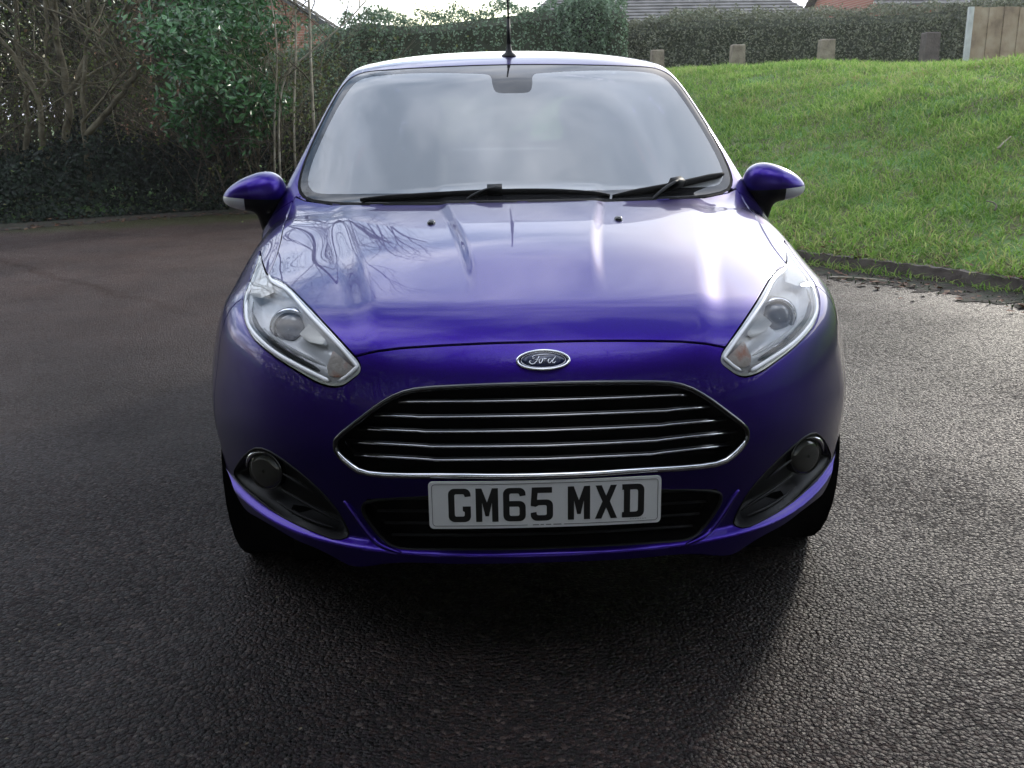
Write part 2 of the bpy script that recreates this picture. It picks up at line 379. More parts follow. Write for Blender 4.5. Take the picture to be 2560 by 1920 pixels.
# ---- materials of the car
paint = mat('violet metallic paint', (.020, .008, .13), .38, .95, 1.0, spec=.1, coat_rough=.015)
paint.node_tree.nodes['Principled BSDF'].inputs['Coat IOR'].default_value = 1.33
def _flake():
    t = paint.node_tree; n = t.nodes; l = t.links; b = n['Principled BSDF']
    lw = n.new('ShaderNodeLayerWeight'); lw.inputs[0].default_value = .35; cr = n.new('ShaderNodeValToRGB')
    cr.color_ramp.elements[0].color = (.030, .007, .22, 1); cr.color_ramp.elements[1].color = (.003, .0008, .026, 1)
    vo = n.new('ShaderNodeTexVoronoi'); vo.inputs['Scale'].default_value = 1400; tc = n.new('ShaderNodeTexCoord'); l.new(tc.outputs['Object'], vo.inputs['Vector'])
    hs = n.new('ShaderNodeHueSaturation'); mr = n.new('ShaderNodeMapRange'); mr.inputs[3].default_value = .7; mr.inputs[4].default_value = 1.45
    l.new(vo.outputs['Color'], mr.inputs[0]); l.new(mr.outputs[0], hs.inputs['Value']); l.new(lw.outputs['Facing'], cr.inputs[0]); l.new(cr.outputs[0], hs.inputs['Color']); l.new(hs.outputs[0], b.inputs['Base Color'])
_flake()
black = mat('black moulded plastic', (.004, .004, .0045), .5, spec=.25)
gloss_black = mat('gloss black', (.006, .006, .007), .12, 0, .6)
rubber = mat('rubber', (.005, .005, .005), .8, spec=.15)
void = mat('dark void', (.002, .002, .002), 1.0, spec=0)
chrome = mat('chrome', (.75, .75, .78), .10, 1)
satin = mat('lamp silver', (.90, .90, .92), .25, .15)
bezel_m = mat('lamp bezel', (.88, .88, .90), .2, .3)
chrome_dark = mat('dark chrome', (.10, .10, .105), .18, 1)
lampwhite = mat('lamp white', (.95, .95, .97), .3)
amber = noisy('amber lamp insert', [(.72, .36, .26), (.78, .70, .66), (.66, .58, .52)], 26, .25, .3)
screen = glassmat('windscreen glass', (.80, .85, .83), 0, 1.62, 2.0, veil=.34)
frit = mat('windscreen black border', (.012, .012, .013), .04, 0, 0, spec=.6)
lens = glassmat('lamp cover', (.96, .97, .97), 0, 1.42)
dark_glass = glassmat('tinted side glass', (.62, .68, .66), 0, 1.5)
red_lamp = mat('red lamp', (.4, .01, .01), .15, 0, 1)
white_plate = mat('white plate', (.62, .62, .62), .35)
letter = mat('black lettering', (.004, .004, .004), .4)
seat_m = noisy('seat cloth', [(.03, .03, .032), (.06, .06, .062)], 60, .9, .3)
trim_m = mat('cabin trim', (.02, .02, .021), .7)
alloy = mat('wheel alloy', (.4, .4, .42), .3, .9)

car = tag(empty('parked_car', (0, 2.0, 0)), 'violet five door hatchback parked nose on, white number plate GM65 MXD, headlights unlit', 'car')
M = snets(F_all, (-.93, -.02, .15), (.93, 4.02, 1.54), .02)
c0 = M[0][M[1]].mean(1); M = subdiv(M, c0[:, 1] < 2.1)
c0 = M[0][M[1]].mean(1); M = subdiv(M, c0[:, 1] < 1.05)
BOT = spl([0, .24, .39, .461, .488, .54, .6, .655, .72, .77, .797, .83], [.250, .255, .257, .258, .272, .299, .324, .354, .388, .43, .48, .53])
fr, rr = cut(M, lambda V: V[:, 1]-.52)
_, fr = cut(fr, lambda V: (.9*V[:, 2]+.44*V[:, 1])-BOT(np.abs(V[:, 0])))
_, rr = cut(rr, lambda V: V[:, 2]-.20)
for yc in (.82, 3.31):
    g = lambda V, yc=yc: np.sqrt((V[:, 1]-yc)**2+(V[:, 2]-.305)**2)-.338
    for nm in ('fr', 'rr'):
        m = fr if nm == 'fr' else rr; cx = m[0][m[1]].mean(1); sd_ = np.abs(cx[:, 0]) > .55
        a, b = sub(m, sd_), sub(m, ~sd_); _, a = cut(a, g); m = join(a, b)
        if nm == 'fr': fr = m
        else: rr = m
body = join(fr, rr)
front, back = cut(body, lambda V: V[:, 1]-2.0)

# outlines in the slanted front view (x, .9 z + .44 y); right half
HLP = [(.779, 1.185), (.756, 1.127), (.733, 1.084), (.712, 1.045), (.688, 1.019), (.659, 1.001), (.621, .965), (.570, .904), (.516, .837), (.457, .765), (.425, .726), (.409, .706), (.403, .688), (.408, .676), (.424, .666), (.438, .657), (.453, .652), (.476, .653), (.508, .665), (.55, .692), (.605, .73), (.652, .769), (.69, .806), (.716, .85), (.731, .89), (.742, .94), (.750, .994), (.759, 1.063), (.771, 1.132)]
GRP = mir([(0, .634), (.155, .634), (.27, .634), (.318, .626), (.365, .604), (.41, .576), (.462, .545), (.472, .530), (.468, .512), (.444, .485), (.41, .462), (.34, .452), (.20, .446), (.1, .441), (0, .440)])
INTP = mir([(0, .405), (.404, .405), (.424, .385), (.402, .345), (.375, .312), (.345, .294), (.30, .288), (0, .281)])
FOGP = [(.79, .505), (.765, .522), (.724, .541), (.681, .548), (.632, .525), (.553, .465), (.493, .405), (.462, .35), (.456, .325), (.485, .315), (.539, .335), (.595, .359), (.654, .39), (.71, .431), (.754, .461), (.78, .485)]
GLP = mir([(0, 2.061), (.265, 2.066), (.44, 2.083), (.52, 2.098), (.565, 2.10), (.605, 2.07), (.635, 2.01), (.682, 1.86), (.725, 1.67), (.738, 1.56), (.732, 1.50), (.70, 1.450), (.60, 1.404), (.45, 1.368), (.3, 1.348), (.15, 1.335), (0, 1.33)])
FRP = mir([(0, 1.878), (.045, 1.878), (.064, 1.890), (.071, 1.93), (.073, 1.975), (.085, 1.994), (.11, 1.999), (.16, 2.006), (.30, 2.028), (.50, 2.052), (.565, 2.045), (.600, 1.99), (.65, 1.84), (.694, 1.66), (.707, 1.56), (.700, 1.51), (.67, 1.468), (.60, 1.447), (.45, 1.42), (.3, 1.40), (.15, 1.385), (0, 1.38)])
BNP = mir([(0, .730), (.1, .7305), (.225, .7295), (.315, .728), (.37, .7245), (.405, .7195), (.425, .716), (.46, .70), (.69, .90), (.697, 1.0), (.701, 1.04), (.707, 1.124), (.718, 1.208), (.737, 1.307), (.754, 1.38), (.752, 1.44), (.742, 1.475), (.70, 1.442), (.60, 1.396), (.45, 1.360), (.3, 1.340), (.15, 1.327), (0, 1.322)])
HLS = smooth_poly(HLP, 1)
gp = lambda poly: (lambda V: psd(chart(V), poly))
lampI, s1, front = carve(front, gp(HLS), .0025)
grI, s2, front = carve(front, gp(GRP), .001)
inI, s3, front = carve(front, gp(INTP), .001)
fgI, s4, front = carve(front, gp(smooth_poly(FOGP, 1)), .001)
upf = sub(front, front[0][front[1]].mean(1)[:, 2] > .86); lof = sub(front, front[0][front[1]].mean(1)[:, 2] <= .86)
glI, s5, upf = carve(upf, gp(smooth_poly(GLP, 1)), .0055)
front = join(upf, lof)
bnI, s6, front = carve(front, gp(BNP), .0032)
panel('bonnet', bnI, paint, car); bonnet = bpy.data.objects['bonnet']
groove('panel_seam', join(s1, s6), void, car, .006)
groove('windscreen_seal', s5, rubber, car, .001)
clear, s7, fb = carve(glI, gp(smooth_poly(FRP, 1)), .0005)
scr = panel('windscreen', clear, screen, car, rim=.003); panel('windscreen_border', join(s7, fb), frit, scr, rim=.004)
# bumper / wings / doors / roof
bump, s8, rest = carve(front, lambda V: V[:, 1]-.50, .0022)
groove('panel_seam', s8, void, car)
panel('front_bumper', bump, paint, car); bumper = bpy.data.objects['front_bumper']
rc = lambda m: m[0][m[1]].mean(1)
top_ = sub(rest, rc(rest)[:, 2] > 1.0); low_ = sub(rest, rc(rest)[:, 2] <= 1.0)
allrest = join(top_, low_, back)
# side windows (y, z) outline
WIN = smooth_poly([(1.62, 1.03), (1.75, 1.13), (1.98, 1.27), (2.2, 1.355), (2.6, 1.375), (3.0, 1.345), (3.3, 1.26), (3.48, 1.13), (3.35, 1.08), (2.6, 1.035)], 2)
cc = rc(allrest); sd_ = (np.abs(cc[:, 0]) > .45) & (cc[:, 1] > 1.3) & (cc[:, 1] < 3.6) & (cc[:, 2] > .9)
sw, nosw = sub(allrest, sd_), sub(allrest, ~sd_)
wI, s9, sw = carve(sw, lambda V: psd(V[:, 1:3], WIN), .004)
allrest = join(sw, nosw)
for s in (-1, 1):
    for a, b in ((0, 2.42), (2.44, 9)):
        m = side_of(wI, s); c_ = rc(m); panel('side_window', sub(m, (c_[:, 1] > a) & (c_[:, 1] < b)), dark_glass, car, rim=0)
        c_ = rc(m)
    m = side_of(wI, s); c_ = rc(m); panel('window_pillar', sub(m, (c_[:, 1] >= 2.42) & (c_[:, 1] <= 2.44)), gloss_black, car, rim=0)
groove('window_seal', s9, rubber, car, .001)
# rear: window, lamps, plate area
cc = rc(allrest); rw_, nr = sub(allrest, cc[:, 1] > 3.3), sub(allrest, cc[:, 1] <= 3.3)
rI, s10, rw_ = carve(rw_, lambda V: np.where(V[:, 1] > 3.3, psd(np.stack([np.abs(V[:, 0]), V[:, 2]], 1), mir([(0, 1.06), (.52, 1.08), (.50, 1.2), (.43, 1.33), (0, 1.35)])), 1), .003)
tI, s11, rw_ = carve(rw_, lambda V: psd(np.stack([np.abs(V[:, 0]), V[:, 2]], 1), smooth_poly([(.56, .80), (.9, .78), (.9, 1.02), (.66, 1.10), (.60, 1.0)], 1)), .002)
panel('rear_window', rI, dark_glass, car)
for s in (-1, 1): panel('tail_lamp', side_of(tI, s), red_lamp, car)
allrest = join(rw_, nr)
seams = [join(s10, s11)]
def seamcut(m, g, sel, w=.0022):
    k = sel(rc(m)); a, b = sub(m, k), sub(m, ~k)
    i, s, o = carve(a, g, w); seams.append(s); return i, o, b
# roof: ditch lines
i, o, b = seamcut(allrest, lambda V: np.abs(V[:, 0])-(.560-.02*(V[:, 1]-2)), lambda c: (c[:, 2] > 1.34) & (c[:, 1] > 1.6) & (c[:, 1] < 3.45))
panel('roof', i, paint, car); allrest = join(o, b)
doors = []
f_, o, b = seamcut(allrest, lambda V: V[:, 1]-(1.33+.0*V[:, 2]), lambda c: (np.abs(c[:, 0]) > .6) & (c[:, 1] > .5) & (c[:, 1] < 2.3) & (c[:, 2] < 1.02) & (c[:, 2] > .25))
wings = f_; d1, o, b2 = seamcut(join(o, b), lambda V: V[:, 1]-2.43, lambda c: (np.abs(c[:, 0]) > .6) & (c[:, 1] > 1.33) & (c[:, 1] < 3.4) & (c[:, 2] < 1.02) & (c[:, 2] > .25))
d2, o2, b3 = seamcut(o, lambda V: np.where(V[:, 1] > 1, np.maximum(V[:, 1]-3.22, .38-np.sqrt((V[:, 1]-3.31)**2+(V[:, 2]-.305)**2)), 1), lambda c: c[:, 1] > 0)
tail, o3, b4 = seamcut(join(o2, b2, b3), lambda V: np.maximum(3.62-V[:, 1], np.maximum(np.abs(V[:, 0])-.56, .62-V[:, 2])), lambda c: (c[:, 1] > 3.4))
for s in (-1, 1):
    panel('front_wing', side_of(wings, s), paint, car); panel('front_door', side_of(d1, s), paint, car); panel('rear_door', side_of(d2, s), paint, car)
panel('tailgate', tail, paint, car); panel('body_shell', join(o3, b4), paint, car)
groove('panel_seam', join(*seams), void, car)
# dark floor and wheel wells
mb = MB(); mb.box((0, 2.0, .25), (1.22, 3.5, .14)); mb.box((0, .56, .46), (1.05, .5, .34)); mb.box((0, 3.4, .5), (1.1, .6, .3))
for yc in (.82, 3.31):
    for s in (-1, 1): mb.lathe([(.60, .02), (.60, .335), (.835, .335)], (0, yc, .305), 'x', 32, s)
mb.build('underbody', void, car)

# ---- headlights
for s in (-1, 1):
    m = side_of(lampI, s); V, T = m; n = grad(V); g = psd(chart(V), HLS)
    rimg, rest_ = cut(m, lambda W: -(psd(chart(W), HLS)+.0085))
    hl = panel('headlight', m, lens, car, rim=0, off=.0005); hl.name = 'headlight'
    V, T = rest_ if len(rest_[1]) > len(rimg[1]) else rimg; rim_ = rimg if len(rest_[1]) > len(rimg[1]) else rest_
    # the bigger piece is the inside
    big, small = ((rimg, rest_) if len(rimg[1]) > len(rest_[1]) else (rest_, rimg))
    panel('bezel', small, bezel_m, hl, off=-.004, rim=.012)
    V, T = big; n = grad(V); g = -psd(chart(V), HLS); uvp = chart(V)
    prj = np.exp(-(((uvp[:, 0]-.616)/.050)**2+((uvp[:, 1]-.872)/.055)**2)**2)
    d = .010+.034*sst((g-.010)/.026)+.03*prj*sst((g-.01)/.02)+.004*np.sin(uvp[:, 1]*55-uvp[:, 0]*60)*sst((g-.02)/.03)
    W = V-n*d[:, None]; W[:, 0] *= 1.0
    mesh_obj('reflector', W, T, satin, hl, True)
    # projector
    pc = surf(.616*s, .862); pn = grad(pc[None])[0]; ax = np.array([s*.05, -1, .12]); ax /= np.linalg.norm(ax)
    q = Vector(ax).to_track_quat('Z', 'Y').to_matrix(); Rm = np.array(q); base = pc-pn*.052
    mb = MB(); mb.lathe([(-.030, .052), (.004, .052), (.010, .047), (.010, .041), (-.004, .038)], (0, 0, 0), 'z', 40)
    o_ = MB(); o_.V = [v@Rm.T+base for v in mb.V]; o_.F = mb.F; o_.m = mb.m; o_.n = mb.n; o_.build('projector_ring', chrome, hl)
    mb = MB(); mb.lathe([(-.006, .040)]+[(.024*math.cos(t), .038*math.sin(t)) for t in np.linspace(1.57, .02, 9)], (0, 0, 0), 'z', 40)
    o_ = MB(); o_.V = [v@Rm.T+base for v in mb.V]; o_.F = mb.F; o_.m = mb.m; o_.n = mb.n
    o_.build('projector_lens', mat('projector glass', (.07, .07, .09), .04, 0, 1, spec=.8), hl)
    def strip(name, pts, r, m_, off, flat=None, taper=True):
        P = smooth_line([(x*s, v) for x, v in pts], 5); Q = surfs(P, off); k = len(Q); rr_ = np.full(k, r)
        if taper: rr_ = r*np.minimum(1, .35+np.minimum(np.arange(k), np.arange(k)[::-1])/4.)
        mb = MB(); mb.tube(Q, rr_, 8, flat=flat); return mb.build(name, m_, hl)
    strip('light_guide', [(.700, 1.035), (.676, .996), (.623, .950), (.569, .883), (.514, .816), (.458, .751), (.418, .702), (.416, .690), (.437, .674), (.460, .664)], .0050, lampwhite, -.003)
    strip('running_lamp', [(.727, .93), (.716, .878), (.695, .832), (.652, .784), (.590, .734), (.502, .680), (.478, .668)], .0062, lampwhite, -.003)
    strip('chrome_bar', [(.712, .93), (.702, .872), (.678, .829), (.652, .802), (.60, .762), (.548, .727)], .0036, chrome, -.010)
    strip('chrome_bar', [(.735, .985), (.728, .92), (.716, .868), (.690, .822), (.648, .776), (.59, .730)], .0030, chrome_dark, -.006)
    strip('chrome_bar', [(.668, .836), (.615, .782), (.551, .738), (.496, .706)], .0042, satin, -.014)
    strip('lamp_step', [(.705, .886), (.684, .842), (.645, .796), (.592, .750), (.545, .717), (.508, .694)], .0060, mat('lamp channel', (.05, .05, .055), .3), -.010)
    pts = [(.478, .746), (.436, .703), (.425, .690), (.445, .679), (.472, .674), (.492, .682), (.494, .706)]
    I, _, _ = carve(side_of(big, s), gp(pts), .0005); panel('indicator', I, amber, hl, off=-.016, rim=.01)
    pts = [(.572, .808), (.545, .780), (.508, .768), (.500, .782), (.522, .810), (.548, .838)]
    I, _, _ = carve(side_of(big, s), gp(pts), .0005); panel('reflector_facet', I, mat('facet', (.6, .6, .58), .3, .6), hl, off=-.022, rim=.012)
    pts = [(.69, 1.02), (.715, 1.06), (.745, 1.12), (.75, 1.10), (.742, 1.03), (.73, .965), (.70, .955), (.67, .97)]
    I, _, _ = carve(side_of(big, s), gp(pts), .0005); panel('lamp_top_panel', I, mat('lamp trim', (.8, .8, .78), .3, .3), hl, off=-.006, rim=.012)

# ---- grille
V, T = grI; n = grad(V); g = -psd(chart(V), GRP)
gr = mesh_obj('grille', V+np.array([0, 1, 0])*(.004+.055*sst(g/.012))[:, None], T, void, car)
def ring_path(poly, off, n_sm=1):
    P = smooth_poly(poly, n_sm); return surfs([tuple(p) for p in P], off)
P = smooth_poly(GRP, 1); Q = surfs([tuple(p) for p in P], .0)
low = (P[:, 1] < .525)
mb = MB(); mb.tube(Q+np.array([0, -.001, 0]), np.where(low, .0075, .0062), 10, closed=True); mb.build('grille_surround', chrome_dark, gr)
k = np.where(low)[0]; k = k[np.argsort(P[k, 0])]; Q2 = Q[k]+np.array([0, -.004, .0025])
mb = MB(); mb.tube(Q2, .0074*np.minimum(1, .3+np.minimum(np.arange(len(k)), np.arange(len(k))[::-1])/3.), 10); mb.build('chrome_trim', chrome, gr)
for v0, kink, vk, xe, ve in ((.598, .29, .606, .322, .606), (.565, .288, .573, .378, .583), (.533, .275, .541, .418, .556), (.501, .265, .509, .448, .530), (.473, .255, .480, .430, .500)):
    half = [(0, v0), (kink*.5, v0+.0022), (kink-.012, vk-.0012), (kink+.004, vk+.0012), ((kink+xe)/2, (vk+ve)/2), (xe, ve)]
    if v0 > .59: half = [(0, v0), (.15, v0+.002), (.30, .6065), (.322, .607)]
    pts = [(-x, v) for x, v in half[::-1]]+half[1:]
    Q = surfs(pts, -.006, F=lambda p: F_body(p)); mb = MB(); mb.tube(Q+np.array([0, .014, -.001]), .0042, 6, flat=None)
    W = []; 
    for a in Q: W += [a+np.array([0, .002, .0012]), a+np.array([0, .040, -.006]), a+np.array([0, .040, -.010]), a+np.array([0, .002, -.0045])]
    F_ = []
    for i in range(len(Q)-1):
        for j in range(4): F_.append((i*4+j, i*4+(j+1) % 4, i*4+4+(j+1) % 4, i*4+4+j))
    mb.add(W, F_); mb.cm = 1; mb.tube(Q, .0024, 6); mb.build('slat', None, gr, mats=[gloss_black, chrome])

# ---- lower intake and fog lamp recesses
V, T = inI; g = -psd(chart(V), INTP)
it = mesh_obj('lower_intake', V+np.array([0, 1, 0])*(.003+.05*sst(g/.02))[:, None], T, void, car)
for k in range(4):
    v = .305+.027*k; xw = .36+.015*k; Q = surfs([(x, v+.012*(x/.4)**2) for x in np.linspace(-xw, xw, 15)], -.018)
    mb = MB(); mb.tube(Q, .0035, 6); mb.build('intake_bar', black, it)
Q = surfs(smooth_poly(INTP, 2), -.002); mb = MB(); mb.tube(Q, .004, 8, closed=True); mb.build('intake_edge', black, it)
for s in (-1, 1):
    Q = surfs(smooth_line([(s*.462, .405), (s*.447, .388), (s*.427, .357), (s*.401, .322), (s*.372, .298), (s*.33, .281)], 4), .0)
    k = len(Q); mb = MB(); mb.tube(Q+np.array([0, .001, 0]), .0125*np.clip(np.sin(np.linspace(.25, 3.0, k))**.6, .1, 1), 12, flat=.7); mb.build('bumper_blade', paint, bumper)
    m = side_of(fgI, s); V, T = m; FP_ = smooth_poly(FOGP, 1); g = -psd(chart(V), FP_)
    fr_ = mesh_obj('fog_lamp_recess', V+np.array([-s*.25, .97, 0])*(.002+.05*sst(g/.035))[:, None], T, black, car)
    Q = surfs([(s*x, v) for x, v in smooth_poly(FOGP, 1)], .001); mb = MB(); mb.tube(Q, .0022, 6, closed=True); mb.build('recess_edge', black, fr_)
    for a in ([(.66, .415), (.60, .378), (.54, .352), (.50, .340)], [(.64, .44), (.58, .405), (.52, .372), (.485, .352)], [(.63, .475), (.59, .452), (.55, .425)]):
        Q = surfs(smooth_line([(s*x, v) for x, v in a], 4), -.012); mb = MB(); mb.tube(Q, .005*np.clip(np.sin(np.linspace(.2, 2.95, len(Q))), .2, 1), 8); mb.build('recess_rib', black, fr_)
    c_ = surf(s*.680, .487)+np.array([-s*.004, .020, 0]); ax = np.array([s*.42, -.9, .02]); ax /= np.linalg.norm(ax); Rm = np.array(Vector(ax).to_track_quat('Z', 'Y').to_matrix())
    def lat(prof, name, m_, par):
        b_ = MB(); b_.lathe(prof, (0, 0, 0), 'z', 40); b_.V = [v@Rm.T+c_ for v in b_.V]; return b_.build(name, m_, par)
    fl = lat([(.0, .047), (.006, .046), (.010, .030), (.011, .004)], 'fog_lamp', mat('fog lamp glass', (.03, .03, .025), .05, 0, 1), car)
    lat([(-.03, .051), (.002, .051), (.006, .0485), (.003, .046)], 'lamp_ring', chrome_dark, fl)
    a = np.linspace(.35, 2.0, 14) if s > 0 else np.linspace(math.pi-2.0, math.pi-.35, 14)
    ring = np.array([[.0505*math.cos(t), .0505*math.sin(t), .006] for t in a])
    up_ = np.array([0, 0, 1.]); ex = np.cross(up_, ax); ex /= np.linalg.norm(ex); ey = np.cross(ax, ex); Rn = np.stack([ex, ey, ax], 1)
    a = np.linspace(.1, 1.75, 14); ring = np.array([[s*.0505*math.cos(t), .0505*math.sin(t), .011] for t in a])
    b_ = MB(); b_.tube(ring@Rn.T+c_, .0056*np.clip(np.sin(np.linspace(.15, 3., 14)), .15, 1), 8); b_.build('chrome_crescent', chrome, fl)

# ---- number plate
def bend(P): P = np.array(P, float); P[:, 1] += .14*P[:, 0]**2; return P
def plate_pt(x, h, d): return (x, .022-d+.003*h/.111, .354+h)    # h: height on the plate, d: in front of it
def slab(poly, z0, z1, name, m_, par, n=24):
    """flat outline on the plate face with thickness; outline: list of (x, h)"""
    cu = bpy.data.curves.new(name, 'CURVE'); cu.dimensions = '2D'; cu.fill_mode = 'BOTH'
    for ring in poly:
        sp = cu.splines.new('POLY'); sp.points.add(len(ring)-1)
        for i, (x, h) in enumerate(ring): sp.points[i].co = (x, h, 0, 1)
        sp.use_cyclic_u = True
    cu.extrude = (z1-z0)/2; t = bpy.data.objects.new(name, cu); C.objects.link(t); bpy.context.view_layer.update()
    me = bpy.data.meshes.new_from_object(t.evaluated_get(bpy.context.evaluated_depsgraph_get())); bpy.data.objects.remove(t); bpy.data.curves.remove(cu)
    V = np.array([v.co[:] for v in me.vertices]); F = [list(p.vertices) for p in me.polygons]; bpy.data.meshes.remove(me)
    return V+np.array([0, 0, (z0+z1)/2]), F
def rrect(x0, x1, y0, y1, r, n=5, k=26):
    P = []
    for cx, cy, a0 in ((x1-r, y1-r, 0), (x0+r, y1-r, 90), (x0+r, y0+r, 180), (x1-r, y0+r, 270)):
        for i in range(n+1): a = R(a0+90*i/n); P.append((cx+r*math.cos(a), cy+r*math.sin(a)))
    return P
def place(V): return bend([plate_pt(x, h, z) for x, h, z in V])
def grid_slab(x0, x1, y0, y1, r, z, name, m_, par):
    xs = np.unique(np.concatenate([np.linspace(x0, x1, 25), x0+r*(1-np.cos(np.linspace(0, math.pi/2, 6))), x1-r*(1-np.cos(np.linspace(0, math.pi/2, 6)))]).round(6)); nx_ = len(xs); V = []
    for x in xs:
        d = max(0, max(x0+r-x, x-(x1-r))); q = r-math.sqrt(max(0, r*r-d*d)); V += [(x, y0+q, z), (x, y1-q, z), (x, y1-q, z-.003), (x, y0+q, z-.003)]
    F = [(i*4+j, i*4+4+j, i*4+4+(j+1) % 4, i*4+(j+1) % 4) for i in range(nx_-1) for j in range(4)]+[(0, 1, 2, 3), tuple(4*nx_-k for k in (1, 2, 3, 4))]
    return mesh_obj(name, place(V), F, m_, par, False)
pl = grid_slab(-.26, .26, 0, .111, .010, .0, 'number_plate', white_plate, car)
def arc(cx, cy, rx, ry, a0, a1, n=5): return [(cx+rx*math.cos(R(a0+(a1-a0)*i/n)), cy+ry*math.sin(R(a0+(a1-a0)*i/n))) for i in range(n+1)]
GL = {  # letter outlines in millimetres, 50 wide, 79 high, stroke 14
 'M': [[(0, 0), (14, 0), (14, 45), (21, 13), (29, 13), (36, 45), (36, 0), (50, 0), (50, 79), (36.5, 79), (25, 46), (13.5, 79), (0, 79)]],
 'X': [[(0, 0), (14.5, 0), (25, 26), (35.5, 0), (50, 0), (33.5, 40.5), (49, 79), (35, 79), (25, 54), (15, 79), (1, 79), (16.5, 40.5)]],
 'D': [[(0, 0)]+arc(36, 14, 14, 14, 270, 360)+arc(36, 65, 14, 14, 0, 90)+[(0, 79), (0, 66), (4, 66), (4, 13), (0, 13)], [(18, 13), (18, 66)]+arc(31, 61, 5, 5, 90, 0)+arc(31, 18, 5, 5, 0, -90)],
 'G': [arc(36, 65, 14, 14, 0, 90)+arc(14, 65, 14, 14, 90, 180)+arc(14, 14, 14, 14, 180, 270)+arc(36, 14, 14, 14, 270, 360)+[(50, 37), (32, 37), (32, 26), (36, 24)]+arc(32, 17, 4, 4, 0, -90)+arc(18, 17, 4, 4, 270, 180)+arc(18, 62, 4, 4, 180, 90)+arc(32, 62, 4, 4, 90, 20)+[(37, 59), (50, 61)]],
 '6': [arc(36, 65, 14, 14, 0, 90)+arc(14, 65, 14, 14, 90, 180)+arc(14, 14, 14, 14, 180, 270)+arc(36, 14, 14, 14, 270, 360)+arc(36, 34, 14, 14, 0, 90)+[(14, 48)]+arc(18, 62, 4, 4, 180, 90)+arc(32, 62, 4, 4, 90, 20)+[(37, 59), (50, 61)], [(14, 35), (32, 35)]+arc(32, 31, 4, 4, 90, 0)+arc(32, 17, 4, 4, 0, -90)+arc(18, 17, 4, 4, 270, 180)],
 '5': [[(3, 79), (48, 79), (48, 66), (16, 66), (14.5, 50), (36, 50)]+arc(36, 36, 14, 14, 90, 0)+arc(36, 14, 14, 14, 0, -90)+arc(14, 14, 14, 14, 270, 180)+[(0, 19), (13, 21)]+arc(18, 17, 4.5, 4, 180, 270)+arc(32, 17, 4, 4, 270, 360)+arc(32, 33, 4, 4, 0, 90)+[(18, 37), (11, 33), (0, 36)]]}
x = -.2165
for ch in 'GM65 MXD':
    if ch == ' ': x += .033-.011; continue
    V, F = slab([[(px/1000, py/1000) for px, py in ring] for ring in GL[ch]], 0, .0006, 'letter', letter, pl)
    V[:, 0] += x; V[:, 1] += .016; mesh_obj('letter', place(V), F, letter, pl, False); x += .061
# thin border line, broken where the maker's small print stands
mb = MB()
o_ = rrect(-.2525, .2525, .0065, .1045, .007)
o_ = [p for p in o_]; o_.append(o_[0]); Q = []
for a, b in zip(o_[:-1], o_[1:]):
    k = max(1, int(abs(b[0]-a[0])/.02)); 
    for i in range(k): Q.append((a[0]+(b[0]-a[0])*i/k, a[1]+(b[1]-a[1])*i/k))
Q = [q for q in Q]; st = next(i for i, q in enumerate(Q) if q[1] < .008 and q[0] > .035); Q = Q[st:]+Q[:st]
Q = [q for q in Q if not (q[1] < .008 and -.04 < q[0] < .036)]
mb.tube(place([(a, b, .0003) for a, b in Q]), .0006, 5); mb.build('border_line', letter, pl)
mb = MB()
for xx, ww in ((-.029, .014), (-.012, .008), (.0, .012), (.017, .018)):
    mb.add(place([(xx, .0055, .0004), (xx+ww, .0055, .0004), (xx+ww, .0078, .0004), (xx, .0078, .0004)]), [(0, 1, 2, 3)])
for i in range(7):
    xx = .19+i*.0055; mb.add(place([(xx, .0115, .0004), (xx+.0035, .0115, .0004), (xx+.0035, .0128, .0004), (xx, .0128, .0004)]), [(0, 1, 2, 3)])
mb.build('small_print', mat('grey print', (.12, .12, .12), .5), pl, False)
mb = MB(); mb.box((0, .058, .41), (.40, .03, .08)); mb.build('plate_mount', black, pl)

# ---- oval badge with script lettering
bc = surf(0, .6850); bn = grad(bc[None])[0]; ex = np.array([1., 0, 0]); ey = np.cross(bn, ex); ey /= np.linalg.norm(ey)
def bp(x, y, z): return bc+ex*x+ey*y+bn*(z+.0015-1.1*x*x)
A_, B_ = .0585, .0235; a = np.linspace(0, 2*np.pi, 65)[:-1]
mb = MB(); mb.add([bp(A_*math.cos(t)*k, B_*math.sin(t)*k, z) for k, z in ((1.0, -.006), (1.0, .003), (.6, .0042), (.01, .0045)) for t in a], [(i*64+j, i*64+(j+1) % 64, i*64+64+(j+1) % 64, i*64+64+j) for i in range(3) for j in range(64)])
badge = mb.build('badge', mat('badge blue', (.006, .012, .05), .15, .3, 1), car)
mb = MB(); mb.tube([bp(A_*.965*math.cos(t), B_*.93*math.sin(t), .004) for t in a], .0034, 8, closed=True)
mb.tube([bp(A_*.83*math.cos(t), B_*.76*math.sin(t), .0046) for t in a], .0007, 6, closed=True); mb.build('badge_rim', chrome, badge)
def cpx(px, py): return ((px-1085)/1220*.117, (475-py)/430*.047)
mb = MB()
